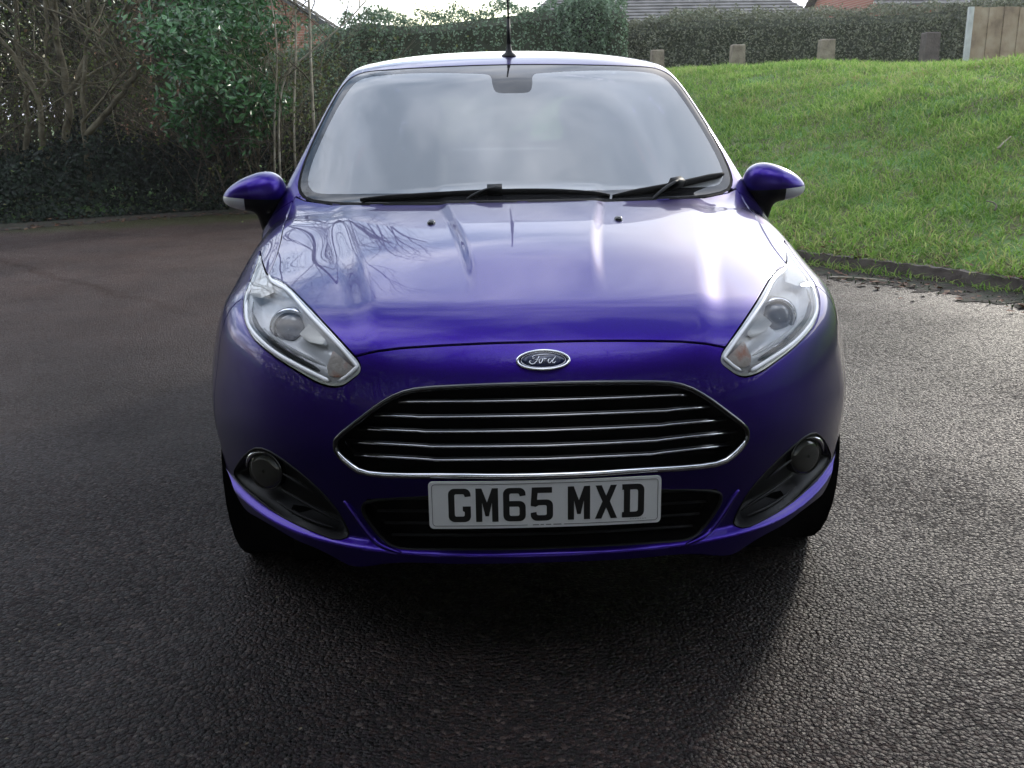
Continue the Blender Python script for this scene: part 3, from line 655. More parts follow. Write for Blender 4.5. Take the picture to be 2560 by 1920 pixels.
for st in ([(1215, 378), (1150, 378), (1060, 370), (960, 372), (880, 385), (840, 410), (835, 435), (860, 440), (885, 420)],
           [(990, 385), (975, 430), (940, 490), (890, 540), (830, 560), (785, 540), (770, 510), (790, 490), (815, 500)],
           [(885, 470), (930, 462), (960, 470)],
           [(1040, 450), (1000, 470), (985, 510), (1000, 545), (1035, 535), (1060, 500), (1060, 460), (1035, 450)],
           [(1060, 480), (1085, 462), (1115, 455), (1105, 490), (1085, 540)], [(1112, 480), (1140, 455), (1165, 462)],
           [(1275, 470), (1240, 455), (1205, 475), (1190, 520), (1215, 548), (1250, 530), (1280, 480)],
           [(1375, 405), (1340, 440), (1300, 490), (1285, 530), (1310, 550), (1345, 530), (1370, 505)]):
    P = smooth_line([cpx(*q) for q in st], 5); k = len(P); mb.tube([bp(x, y, .0052) for x, y in P], .0011*np.clip(np.sin(np.linspace(.4, 2.75, k))*1.2, .5, 1.2), 6)
mb.build('script_lettering', chrome, badge)

# ---- washer nozzles, wipers, aerial, mirrors
for s in (-1, 1):
    p = surf(s*.268, 1.212); nn = grad(p[None])[0]; mb = MB()
    Rm = np.array(Vector(nn).to_track_quat('Z', 'Y').to_matrix()); b_ = MB(); b_.lathe([(-.003, .012), (.004, .0115), (.009, .007), (.010, .001)], (0, 0, 0), 'z', 16); b_.V = [v*np.array([1, 1.25, 1])@Rm.T+p for v in b_.V]; b_.build('washer_nozzle', gloss_black, bonnet)
def wiper(pts, clip, arm):
    P = smooth_line(pts, 8); Q = surfs(P, .016, F_top); root = empty('wiper', tuple(Q[len(Q)//2]), car)
    mb = MB(); k = len(Q); n_ = grad(Q, F_top); mb.tube(Q, .0085*np.clip(.55+np.minimum(np.arange(k), np.arange(k)[::-1])/12., .5, 1), 8, flat=1.3)
    mb.tube(Q-n_*.012, .0035, 6); mb.build('wiper_blade', rubber, root)
    mb = MB(); i = int(clip*k); c_ = Q[i]+n_[i]*.010; t = Q[min(i+2, k-1)]-Q[max(i-2, 0)]; t /= np.linalg.norm(t); b_ = np.cross(n_[i], t)
    mb.box(c_, (.046, .026, .026), np.stack([t, b_, n_[i]], 1)); A0 = surfs([arm[0]], .004, F_top)[0]; A1 = c_+n_[i]*.008
    mb.tube([A0+(A1-A0)*u+n_[i]*.012*math.sin(u*3.1) for u in np.linspace(0, 1, 8)], .0085, 6, flat=.6); mb.build('wiper_arm', black, root)
wiper([(-.50, 1.385), (-.36, 1.375), (-.20, 1.372), (-.08, 1.372), (.08, 1.370), (.20, 1.363), (.275, 1.357)], .50, [(-.19, 1.338)])
wiper([(.285, 1.355), (.40, 1.390), (.50, 1.425), (.60, 1.468), (.690, 1.512)], .50, [(.40, 1.348)])
mb = MB(); mb.lathe([(0, .030), (.006, .028), (.014, .016), (.028, .010), (.045, .008)], (0, 0, 0), 'z', 20)
zt = None
zr = np.linspace(1.3, 1.6, 600); zr = zr[np.argmax(F_all(np.stack([0*zr, 0*zr+1.95, zr], 1)) > 0)]
mb.V = [v+np.array([0, 1.95, zr-.003])+np.array([0, .25, 0])*v[:, 2:3] for v in mb.V]
aer = mb.build('aerial', black, car); b0 = np.array([0, 1.962, zr+.04])
mb = MB(); mb.tube([b0, b0+np.array([0, .022, .095])], [.0080, .0065], 10); mb.tube([b0+np.array([0, .022, .095]), b0+np.array([0, .11, .365])], [.0042, .0034], 8); mb.build('aerial_mast', black, aer)
for s in (-1, 1):
    mc = np.array([.893, 1.42, .99]); tilt = -.20 if s > 0 else -.20
    def F_m(p, mc=mc):
        q = p-mc; u = q[..., 0]*math.cos(tilt)+q[..., 2]*math.sin(-tilt)*-1; 
        u = q[..., 0]*.98-q[..., 2]*.20; v = q[..., 2]*.98+q[..., 0]*.20; y = q[..., 1]
        k = 1-.42*np.clip((u+.10)/.21, 0, 1)**1.5
        e = (np.abs(u/.108)**2.4+np.abs(v/(.070*k))**2.2+np.abs(y/(.085*(1-.25*np.clip(u/.1, 0, 1))))**2.2)**(1/2.2)-1
        e = smax(e*.065, y-.045, .012)
        a = np.array([-.025, .0, -.035]); b = np.array([-.055, .03, -.20]); t = np.clip(((q-a)@(b-a))/((b-a)@(b-a)), 0, 1)
        d = q-a-t[..., None]*(b-a); st = np.sqrt((d[..., 0]/1.0)**2+(d[..., 1]/1.5)**2+(d[..., 2])**2)-(.029-.003*t)
        return -smax(-e, -st, .03)
    mm = snets(F_m, (.74, 1.28, .74), (1.03, 1.53, 1.09), .009); mm = subdiv(mm, None, F_m)
    V, T = mm; Vn = grad(V, F_m); 
    cap, low_m = cut(mm, lambda V: -(V[:, 2]-mc[2]+.014-(V[:, 0]-mc[0])*.06+.03*np.clip(V[:, 1]-mc[1]-.02, 0, 1)*5))
    ind, low_m = cut(low_m, lambda V: -np.minimum(V[:, 0]-.928-(V[:, 1]-1.42)*.2, np.minimum(.035-(V[:, 1]-1.42), V[:, 2]-(mc[2]-.060+(V[:, 0]-mc[0])*.05))))
    root = empty('door_mirror', (s*.893, 1.42, .99), car)
    def mput(name, m_, mt):
        V, T = m_
        if len(T) == 0: return
        n = grad(V, F_m)
        if s < 0: V = V*np.array([-1, 1, 1]); n = n*np.array([-1, 1, 1]); T = T[:, ::-1]
        mesh_obj(name, V, T, mt, root, True, normals=n)
    mput('mirror_cap', cap, paint); mput('mirror_housing', low_m, black); mput('side_indicator', ind, mat('clear lamp', (.85, .86, .88), .2, .1, 1))

# ---- wheels
for yc in (.82, 3.31):
    for s in (-1, 1):
        root = empty('wheel', (s*.75, yc, .300), car)
        prof = [(-.085, .20), (-.095, .23), (-.100, .262), (-.092, .289), (-.078, .2985)]
        for k in range(5): a = -.078+k*.0312; prof += [(a+.004, .300), (a+.026, .300), (a+.027, .293), (a+.0305, .293)]
        prof += [(.078, .2985), (.092, .289), (.100, .262), (.095, .23), (.085, .20)]
        mb = MB(); mb.lathe(prof, (s*.743, yc, .300), 'x', 72, s); mb.build('tyre', rubber, root)
        mb = MB(); mb.lathe([(-.08, .195), (.06, .19), (.085, .205), (.09, .198), (.06, .18), (-.06, .17)], (s*.743, yc, .300), 'x', 48, s)
        for k in range(5):
            a = R(72*k+18); c_, s_ = math.cos(a), math.sin(a)
            mb.tube([(s*(.743+.055), yc+c_*.03, .30+s_*.03), (s*(.743+.07), yc+c_*.11, .30+s_*.11), (s*(.743+.075), yc+c_*.19, .30+s_*.19)], [.03, .022, .026], 8, flat=.6)
        mb.lathe([(.03, .05), (.075, .045), (.08, .001)], (s*.743, yc, .300), 'x', 20, s); mb.build('rim', alloy, root)

# ---- cabin
cab = MB(); cab.box((0, 1.42, .86), (1.30, .42, .16)); cab.tube([(-.6, 1.32, .93), (0, 1.28, .945), (.6, 1.32, .93)], .07, 12, flat=.6); cab.build('dashboard', trim_m, car)
mb = MB(); mb.box((0, 2.4, .42), (1.3, 2.4, .1)); mb.box((0, 3.40, .78), (1.25, .04, .50)); mb.box((0, 3.55, 1.02), (1.2, .34, .02)); mb.build('cabin_floor', trim_m, car)
for s in (-1, 1):
    for y0, nm in ((2.05, 'front_seat'), (2.95, 'rear_seat')):
        mb = MB(); xx = s*.36
        mb.tube([(xx, y0-.35, .60), (xx, y0, .62), (xx, y0+.1, .66)], [.16, .2, .16], 12, flat=.45)
        mb.tube([(xx, y0+.08, .62), (xx, y0+.16, .85), (xx, y0+.22, 1.05), (xx, y0+.25, 1.13)], [.20, .235, .21, .12], 14, flat=.35)
        sT = mb.build(nm, seat_m, car)
        mb = MB(); mb.tube([(xx, y0+.26, 1.15), (xx, y0+.27, 1.19), (xx, y0+.28, 1.26), (xx, y0+.28, 1.29)], [.09, .13, .125, .07], 14, flat=.5); mb.build('headrest', seat_m, sT)
a = np.linspace(0, 2*np.pi, 33)[:-1]; mb = MB()
cS = np.array([-.36, 1.62, .98]); mb.tube([cS+np.array([.18*math.cos(t), .18*math.sin(t)*.42, .18*math.sin(t)*.9]) for t in a], .014, 8, closed=True)
mb.tube([cS, cS+np.array([0, -.25, -.1])], .04, 10); mb.tube([cS-np.array([.17, 0, 0]), cS+np.array([.17, 0, 0])], .018, 8); mb.build('steering_wheel', trim_m, car)
mb = MB(); mb.tube([(-.07, 1.86, 1.315), (-.05, 1.86, 1.318), (.11, 1.86, 1.318), (.13, 1.86, 1.315)], [.02, .033, .033, .02], 12, flat=1)
mb.box((.035, 1.84, 1.345), (.09, .05, .05)); mb.build('rear_view_mirror', trim_m, car)

# ------------------------------------------------------------------ setting: asphalt, bank, verge
EDGE = np.array([(-60, -20), (-30, -6), (-14, 4.0), (-8.5, 8.0), (-5.65, 9.62), (-4.4, 10.35), (-3.0, 10.9), (-1.2, 10.6), (.2, 9.2), (1.35, 7.5), (2.40, 5.80), (3.07, 4.90), (3.52, 4.17), (4.25, 2.9), (5.5, .3), (7.2, -4), (9, -12), (12, -40)], float)
EDGE = np.stack([spl(np.arange(len(EDGE)), EDGE[:, k])(np.linspace(0, len(EDGE)-1, 120)) for k in (0, 1)], 1)
def edge_dist(P):
    """signed distance to the tarmac edge, positive on the verge side"""
    d = np.full(len(P), 1e9); sg = np.zeros(len(P))
    for a, b in zip(EDGE[:-1], EDGE[1:]):
        ab = b-a; t = np.clip(((P-a)@ab)/(ab@ab), 0, 1); q = P-a-t[:, None]*ab; r = np.hypot(q[:, 0], q[:, 1]); m = r < d
        cr = ab[0]*(P[:, 1]-a[1])-ab[1]*(P[:, 0]-a[0]); d = np.where(m, r, d); sg = np.where(m, np.sign(cr), sg)
    return d*sg
def vnoise(P, f, seed=0):
    """smooth value noise"""
    r = np.random.default_rng(seed); G = r.random((64, 64)); q = P*f; i = np.floor(q).astype(int); t = q-i; t = t*t*(3-2*t)
    g = lambda a, b: G[(i[:, 0]+a) % 64, (i[:, 1]+b) % 64]
    return (g(0, 0)*(1-t[:, 0])+g(1, 0)*t[:, 0])*(1-t[:, 1])+(g(0, 1)*(1-t[:, 0])+g(1, 1)*t[:, 0])*t[:, 1]
def ground_z(P):
    s = edge_dist(P); x = P[:, 0]
    amp = .12+(1.53-.12*sst((x-4)/4))*sst((x+1.6)/4.6)*(1-.55*sst((2-P[:, 1])/8))
    u = np.clip(s/6.1, 0, 1); prof = .62*np.sin(u*math.pi/2)+.38*sst(u)
    h = .03+.05*sst((x-1)/1.5)+amp*prof+.022*np.clip(s-6.1, 0, 40)*sst((x+1.6)/4.6)
    h += (.10*(vnoise(P, .9, 1)-.5)+.05*(vnoise(P, 2.7, 2)-.5))*sst(s/1.2)
    return np.where(s > 0, h, -.06)
gx = np.concatenate([np.linspace(-60, -12, 18)[:-1], np.linspace(-12, 14, 150), np.linspace(14, 60, 18)[1:]]); gy = np.concatenate([np.linspace(-40, 1, 30)[:-1], np.linspace(1, 22, 130), np.linspace(22, 120, 24)[1:]])
X_, Y_ = np.meshgrid(gx, gy, indexing='ij'); P2 = np.stack([X_.ravel(), Y_.ravel()], 1); Zg = np.where(edge_dist(P2) > .17, ground_z(P2), -.06); nx, ny = len(gx), len(gy)
I_ = (np.arange(nx-1)[:, None]*ny+np.arange(ny-1)[None]).ravel(); Fg = np.stack([I_, I_+ny, I_+ny+1, I_+1], 1)
soil = noisy('grass bank soil', [(.08, .17, .04), (.12, .24, .06), (.13, .12, .06), (.15, .27, .08)], 2.2, .9, .6, 30, pos=[.3, .45, .58, .7], dist=.03)
tag(mesh_obj('grass_bank', np.column_stack([P2, Zg]), Fg, soil), kind='structure')

# tarmac: coarse, worn, damp
tar = mat('worn damp tarmac', (.03, .03, .03), .4, spec=.28); t = tar.node_tree; n = t.nodes; l = t.links; b = n['Principled BSDF']
def mk(ty, **k):
    x = n.new(ty)
    for a, v in k.items(): setattr(x, a, v)
    return x
def ma(op, a, b_=None, c=None):
    x = mk('ShaderNodeMath', operation=op)
    for i, v in enumerate((a, b_, c)):
        if v is None: continue
        if hasattr(v, 'links'): l.new(v, x.inputs[i])
        else: x.inputs[i].default_value = v
    return x.outputs[0]
def ramp(src, stops):
    x = mk('ShaderNodeValToRGB'); e = x.color_ramp.elements; e[0].position, e[0].color = stops[0][0], (*stops[0][1], 1); e[1].position, e[1].color = stops[-1][0], (*stops[-1][1], 1)
    for p_, c_ in stops[1:-1]: y = e.new(p_); y.color = (*c_, 1)
    l.new(src, x.inputs[0]); return x.outputs[0]
tc = mk('ShaderNodeTexCoord'); co = tc.outputs['Object']
def noise(sc_, det=4, ro=.5, vec=None):
    x = mk('ShaderNodeTexNoise'); l.new(vec or co, x.inputs['Vector']); x.inputs['Scale'].default_value = sc_; x.inputs['Detail'].default_value = det; x.inputs['Roughness'].default_value = ro; return x
wn = noise(25, 2); va = mk('ShaderNodeVectorMath', operation='MULTIPLY_ADD'); l.new(wn.outputs['Color'], va.inputs[0]); va.inputs[1].default_value = (.006, .006, .006); l.new(co, va.inputs[2])
vo = mk('ShaderNodeTexVoronoi'); l.new(va.outputs[0], vo.inputs['Vector']); vo.inputs['Scale'].default_value = 105; vo.inputs['Randomness'].default_value = 1
vo2 = mk('ShaderNodeTexVoronoi'); l.new(va.outputs[0], vo2.inputs['Vector']); vo2.inputs['Scale'].default_value = 260
sepc = mk('ShaderNodeSeparateColor'); l.new(vo.outputs['Color'], sepc.inputs[0])
stone = ramp(sepc.outputs[0], [(0, (.0005, .0005, .0005)), (.3, (.0015, .0014, .0015)), (.45, (.006, .0033, .0045)), (.6, (.0025, .0035, .0028)), (.78, (.010, .005, .0035)), (.92, (.014, .010, .009)), (1, (.045, .040, .035))])
big = noise(.55, 5, .6); tint = ramp(big.outputs['Fac'], [(.3, (.75, .76, .70)), (.5, (1.1, .98, .94)), (.7, (1.6, 1.15, 1.05))])
mul = mk('ShaderNodeMixRGB', blend_type='MULTIPLY'); mul.inputs[0].default_value = 1; l.new(stone, mul.inputs[1]); l.new(tint, mul.inputs[2])
# old trench seam running diagonally over the left half
sx = mk('ShaderNodeSeparateXYZ'); l.new(co, sx.inputs[0]); wob = noise(1.6, 3)
dist_ = ma('ABSOLUTE', ma('ADD', ma('ADD', ma('MULTIPLY', sx.outputs[0], .736), ma('MULTIPLY', sx.outputs[1], .677)), ma('MULTIPLY_ADD', wob.outputs['Fac'], .3, -1.56)))
seam_f = ramp(ma('MULTIPLY', ma('MINIMUM', dist_, .1), 10), [(.0, (.52, .50, .48)), (.35, (.72, .70, .68)), (.8, (1.12, 1.1, 1.06)), (1, (1, 1, 1))])
lim = ma('MULTIPLY', ma('MINIMUM', ma('MAXIMUM', ma('MULTIPLY_ADD', sx.outputs[0], -1.2, -2.0), 0.), 1.), 1.); seam_m = mk('ShaderNodeMixRGB'); l.new(lim, seam_m.inputs[0]); seam_m.inputs[1].default_value = (1, 1, 1, 1); l.new(seam_f, seam_m.inputs[2])
mul2 = mk('ShaderNodeMixRGB', blend_type='MULTIPLY'); mul2.inputs[0].default_value = 1; l.new(mul.outputs[0], mul2.inputs[1]); l.new(seam_m.outputs[0], mul2.inputs[2])
# wetter and drier patches, and the trench seam, change the sheen as well
l.new(ma('MULTIPLY', ramp(noise(1.1, 5, .62).outputs['Fac'], [(.3, (.15, .15, .15)), (.7, (.34, .34, .34))]), seam_m.outputs[0]), b.inputs['Specular IOR Level'])
# brown leaf stain towards the far left edge
stain = ma('MULTIPLY', ramp(ma('ADD', ma('MULTIPLY', sx.outputs[0], -.10), ma('MULTIPLY', sx.outputs[1], .12)), [(.25, (0, 0, 0)), (1.0, (1, 1, 1))]), ramp(noise(.9, 6, .7).outputs['Fac'], [(.3, (.25, .25, .25)), (.7, (1, 1, 1))]))
st_m = mk('ShaderNodeMixRGB'); l.new(stain, st_m.inputs[0]); l.new(mul2.outputs[0], st_m.inputs[1]); st_m.inputs[2].default_value = (.075, .048, .038, 1); mul2 = st_m
# moss creeping in from the far edge and in small patches
ed = ma('ADD', ma('MULTIPLY', sx.outputs[0], -.30), ma('MULTIPLY', sx.outputs[1], .95)); mo = noise(3.2, 6, .65)
mossf = ramp(ma('ADD', ma('MULTIPLY', mo.outputs['Fac'], 1.4), ma('MULTIPLY', ma('MINIMUM', ma('SUBTRACT', ed, 9.9), 1.6), .75)), [(.62, (0, 0, 0)), (.95, (1, 1, 1))])
mossf2 = ma('MULTIPLY', mossf, .8); mm_ = mk('ShaderNodeMixRGB'); l.new(mossf2, mm_.inputs[0]); l.new(mul2.outputs[0], mm_.inputs[1]); mm_.inputs[2].default_value = (.045, .050, .014, 1)
l.new(mm_.outputs[0], b.inputs['Base Color'])
rn = noise(.8, 4); l.new(ma('ADD', ma('MULTIPLY', sepc.outputs[2], .42), ma('MULTIPLY_ADD', rn.outputs['Fac'], .5, .12)), b.inputs['Roughness']); b.inputs['Specular Tint'].default_value = (1, .87, .85, 1)
hh = ma('ADD', ma('MULTIPLY', ma('POWER', vo.outputs['Distance'], 2.2), -1.6), ma('ADD', ma('MULTIPLY', vo2.outputs['Distance'], -.45), ma('MULTIPLY', sepc.outputs[1], .75)))
bp_ = mk('ShaderNodeBump'); bp_.inputs['Strength'].default_value = 1.0; bp_.inputs['Distance'].default_value = .005; l.new(hh, bp_.inputs['Height'])
bp2 = mk('ShaderNodeBump'); bp2.inputs['Strength'].default_value = .5; bp2.inputs['Distance'].default_value = .05; l.new(big.outputs['Fac'], bp2.inputs['Height']); l.new(bp2.outputs[0], bp_.inputs['Normal']); l.new(bp_.outputs[0], b.inputs['Normal'])
mb = MB(); mb.add([(-60, -40, 0), (60, -40, 0), (60, 14, 0), (-60, 14, 0)], [(0, 1, 2, 3)])
tag(mb.build('tarmac', tar, None, False), kind='structure')

def strip_mesh(i0, i1, off0, off1, z0, z1, wob=0, seed=3, k=16):
    """ribbon along the edge line between two sideways offsets (positive = verge side)"""
    E = EDGE[i0:i1]; tt = np.linspace(0, len(E)-1, (len(E)-1)*k+1); E = np.stack([np.interp(tt, np.arange(len(E)), E[:, j]) for j in (0, 1)], 1)
    T = np.gradient(E, axis=0); T /= np.linalg.norm(T, axis=1, keepdims=True); Nn = np.stack([-T[:, 1], T[:, 0]], 1)
    r = np.random.default_rng(seed); w_ = sum(np.interp(np.arange(len(E)), np.arange(0, len(E)+3*q, q), r.random(len(np.arange(0, len(E)+3*q, q)))-.5)*a_ for q, a_ in ((23, .7), (7, .45), (2, .3)))*wob
    A = E+Nn*(off0+w_)[:, None]; B = E+Nn*off1; V = np.vstack([np.column_stack([A, np.full(len(A), z0)]), np.column_stack([B, np.full(len(B), z1)])]); m = len(A)
    return V, np.array([(i, i+1, m+i+1, m+i) for i in range(m-1)]), A, B
near = [i for i in range(len(EDGE)) if -14 < EDGE[i, 0] < 9 and EDGE[i, 1] > -8]; i0, i1 = near[0], near[-1]
iR = next(i for i in range(len(EDGE)) if EDGE[i, 0] > .9 and EDGE[i, 1] > 5)
litter_soil = noisy('leaf mould', [(.012, .009, .006), (.030, .018, .011), (.018, .026, .009), (.06, .030, .016)], 9, .9, .8, 60, pos=[.3, .45, .58, .7], dist=.02)
V, F, _, _ = strip_mesh(i0, i1, -.42, .15, .004, .03, .35); tag(mesh_obj('soil_strip', V, F, litter_soil), kind='structure')
# wooden edging board of the bank
V, F, A, B = strip_mesh(iR, i1, .0, .05, 0, 0); m = len(A); jig = .004*np.sin(np.arange(m)*.35)
VV = np.vstack([np.column_stack([A, np.full(m, 0.)]), np.column_stack([A, .100+jig]), np.column_stack([B, .103+jig]), np.column_stack([B, np.full(m, 0.)])])
FF = np.array([(j*m+i, j*m+i+1, (j+1)*m+i+1, (j+1)*m+i) for j in range(3) for i in range(m-1)])
tag(mesh_obj('edging_board', VV, FF, noisy('weathered board', [(.06, .048, .042), (.12, .098, .086), (.16, .135, .12)], 7, .8, .5, 40), smooth=False),
    'weathered dark timber edging board holding the foot of the grass bank', 'edging board')

# ------------------------------------------------------------------ leaves, blades, branches
def cards(P, size, rnd, normal=None, aspect=.5, tilt=1.0, fold=.25):
    """leaf-shaped faces (4 points, folded) at P"""
    n_ = len(P); a = rnd.normal(size=(n_, 3)); a /= np.linalg.norm(a, axis=1, keepdims=True)
    nn = rnd.normal(size=(n_, 3))*tilt+(np.array([0, 0, .5]) if normal is None else normal); nn /= np.linalg.norm(nn, axis=1, keepdims=True)
    a = a-nn*(a*nn).sum(1, keepdims=True); a /= np.linalg.norm(a, axis=1, keepdims=True); c = np.cross(nn, a)
    s_ = (size*(.6+.8*rnd.random(n_)))[:, None] if np.isscalar(size) else size[:, None]
    V = np.stack([P-a*s_*.5, P+c*s_*aspect*.5+nn*s_*fold*.3, P+a*s_*.5, P-c*s_*aspect*.5+nn*s_*fold*.3], 1).reshape(-1, 3)
    i = np.arange(n_)*4; return V, np.vstack([np.stack([i, i+1, i+2], 1), np.stack([i, i+2, i+3], 1)]).reshape(2, n_, 3).transpose(1, 0, 2).reshape(-1, 3)
grass_m = leafmat('grass', [(.08, .19, .03), (.17, .32, .05), (.27, .43, .08), (.40, .48, .17), (.36, .29, .15)], .7, .55, .9)
def blades(P, h, wdt, rnd, lean=.5):
    n_ = len(P); a = rnd.random(n_)*2*np.pi; wv = np.stack([np.cos(a), np.sin(a), 0*a], 1)*wdt*.5; ln = rnd.normal(size=(n_, 3))*lean; ln[:, 2] = 1; ln /= np.linalg.norm(ln, axis=1, keepdims=True)
    hh = (h*(.4+.9*rnd.random(n_)))[:, None]; mid = P+ln*hh*.55; tip = P+ln*hh+np.stack([ln[:, 0], ln[:, 1], -.35+0*a], 1)*hh*.5
    V = np.stack([P-wv, P+wv, mid+wv*.8, tip, mid-wv*.8], 1).reshape(-1, 3); i = np.arange(n_)*5
    return V, np.vstack([np.stack([i, i+1, i+2], 1), np.stack([i, i+2, i+4], 1), np.stack([i+4, i+2, i+3], 1)])
g = np.random.default_rng(11); Q = np.column_stack([g.uniform(1.0, 13, 560000), g.uniform(-2, 17, 560000)]); s_ = edge_dist(Q); D = np.hypot(Q[:, 0], Q[:, 1]+2)
clump = vnoise(Q, 1.3, 4)*.35+vnoise(Q, 3.5, 5)*.35+vnoise(Q, 9, 6)*.3
keep = (s_ > -.12) & (s_ < 9.2) & (g.random(len(Q)) < np.clip(1.35-D/22, .25, 1)*(.25+1.3*clump)) & (Q[:, 0] < 4.0+.60*(Q[:, 1]+2)); Q = Q[keep]; cl = clump[keep]
Z = np.maximum(ground_z(Q), 0); V, F = blades(np.column_stack([Q, Z-.01]), .055+.11*cl, .011, g, .75)
tag(mesh_obj('grass', V, F, grass_m, smooth=False), 'short rough grass covering the bank', 'grass', kind='stuff')
# moss and weeds at the foot of the edging board
g = np.random.default_rng(12); Q = np.column_stack([g.uniform(.5, 6, 60000), g.uniform(1, 9, 60000)]); s_ = edge_dist(Q); k = (s_ > -.46) & (s_ < .0) & (g.random(len(Q)) < vnoise(Q, 4, 9)**1.5*1.3*np.clip((s_+.48)/.35, 0, 1)); Q = Q[k]
V, F = blades(np.column_stack([Q, 0*Q[:, 0]]), .045, .010, g, 1.0)
tag(mesh_obj('weeds', V, F, leafmat('weeds', [(.012, .030, .006), (.03, .06, .012), (.05, .05, .02)], .6, .2, 3), smooth=False), 'low weeds and moss in front of the timber edging', 'weeds', kind='stuff')

class Tree:
    def __init__(s, seed): s.r = np.random.default_rng(seed); s.mb = MB(); s.tw = MB(); s.ends = []
    def limb(s, p, d, length, r0, depth, twig_depth=1, wob=.16, up=.1, kids=(2, 4), n=6):
        """branch as a wandering tapered tube with side branches"""
        p = np.array(p, float); d = np.array(d, float); d /= np.linalg.norm(d); k = max(4, int(length/.22)); k = min(k, 11); P = [p.copy()]
        for i in range(k): d = d+s.r.normal(size=3)*wob+np.array([0, 0, up*.3]); d /= np.linalg.norm(d); P.append(P[-1]+d*length/k)
        P = np.array(P); rad = r0*np.linspace(1, .38 if depth > 0 else .3, k+1)
        (s.mb if depth > twig_depth else s.tw).tube(P, rad, n if depth > 1 else (4 if depth == 1 else 3), cap=False)
        if depth <= 0: s.ends.append(P[-1]); s.ends.append(P[len(P)//2]); return P
        for _ in range(s.r.integers(*kids)+ (1 if depth > 1 else 0)):
            i = s.r.integers(max(1, k//3), k+1); t = P[i]-P[i-1]; t /= np.linalg.norm(t); q = s.r.normal(size=3); q -= t*(q@t); q /= np.linalg.norm(q)
            s.limb(P[i], t*.85+q*.55+np.array([0, 0, up]), length*s.r.uniform(.45, .7), rad[i]*.62, depth-1, twig_depth, wob, up, kids, n)
        return P
bark = noisy('mossy bark', [(.06, .052, .030), (.16, .135, .080), (.26, .23, .15)], 6, .85, .7, 30, dist=.02)
bark_pale = noisy('pale bark', [(.18, .155, .11), (.34, .30, .22), (.45, .41, .33)], 9, .8, .4, 40)
bark_dark = noisy('dark bark', [(.02, .018, .011), (.05, .043, .028), (.085, .075, .05)], 6, .9, .7, 30, dist=.02)
twig_m = noisy('thin twigs', [(.035, .028, .016), (.10, .078, .048)], 4, .9, 0)
def tree(name, label, cat, group, stems, seed, mat_=None, depth=3, wob=.13, thin=.5):
    """stems: list of (points [(x, y, z)...], radius)"""
    tr = Tree(seed); root = None
    for pts, r0 in stems:
        P = smooth_line(pts, 4); k = len(P); rad = r0*np.linspace(1, .45, k); P = P+tr.r.normal(size=P.shape)*.012; tr.mb.tube(P, rad, 8, cap=False)
        for j in range(5):
            i = tr.r.integers(k//3, k); t_ = P[min(i+1, k-1)]-P[i-1]; t_ /= np.linalg.norm(t_); q = tr.r.normal(size=3); q[2] = abs(q[2])*.4; q /= np.linalg.norm(q)
            tr.limb(P[i], t_*.6+q*.8, tr.r.uniform(.9, 1.9)*(1 if depth < 4 else 1.5), rad[i]*thin, depth-1, 1, wob)
        tr.limb(P[-1], P[-1]-P[-3], 2.6, rad[-1], depth, 1, wob)
    base = np.array(stems[0][0][0]); root = tag(empty(name, tuple(base)), label, cat, group)
    tr.mb.build('trunk', mat_ or bark, root); tr.tw.build('twigs', twig_m, root); return root, tr

# ------------------------------------------------------------------ thicket on the left
TG = 'bare many stemmed trees in the thicket on the left'
tree('bare_tree', 'bare tree with a pale lower stem forking low, leftmost of the thicket trees', 'tree', TG,
     [([(-5.64, 11.2, -.02), (-5.68, 11.2, .61), (-5.71, 11.2, 1.02), (-5.70, 11.2, 1.46), (-5.89, 11.2, 1.9), (-6.05, 11.15, 2.19), (-6.19, 11.1, 2.52), (-6.5, 10.9, 3.6), (-6.6, 10.7, 4.8)], .045),
      ([(-5.70, 11.2, 1.40), (-5.58, 11.25, 1.66), (-5.50, 11.3, 2.3), (-5.45, 11.3, 3.4), (-5.3, 11.2, 4.6)], .030), ([(-5.36, 11.2, 1.67), (-5.6, 11.2, 1.9), (-5.87, 11.2, 2.1), (-6.3, 11.2, 2.7)], .018)], 21)
tree('bare_tree', 'bare tree with dark mossy upright stems in the middle of the thicket', 'tree', TG,
     [([(-5.52, 11.4, -.02), (-5.54, 11.4, .51), (-5.46, 11.4, 1.01), (-5.39, 11.4, 1.42), (-5.42, 11.4, 1.78), (-5.40, 11.4, 2.35), (-5.42, 11.4, 2.62), (-5.3, 11.3, 4.0), (-5.1, 11.2, 5.4)], .062),
      ([(-5.39, 11.4, 1.42), (-5.15, 11.4, 1.87), (-4.87, 11.4, 2.15), (-4.47, 11.4, 2.61), (-4.0, 11.3, 3.3), (-3.7, 11.1, 4.3)], .036), ([(-4.90, 11.5, 2.0), (-4.99, 11.5, 2.31), (-5.25, 11.5, 2.57), (-5.4, 11.5, 3.3)], .024)], 22)
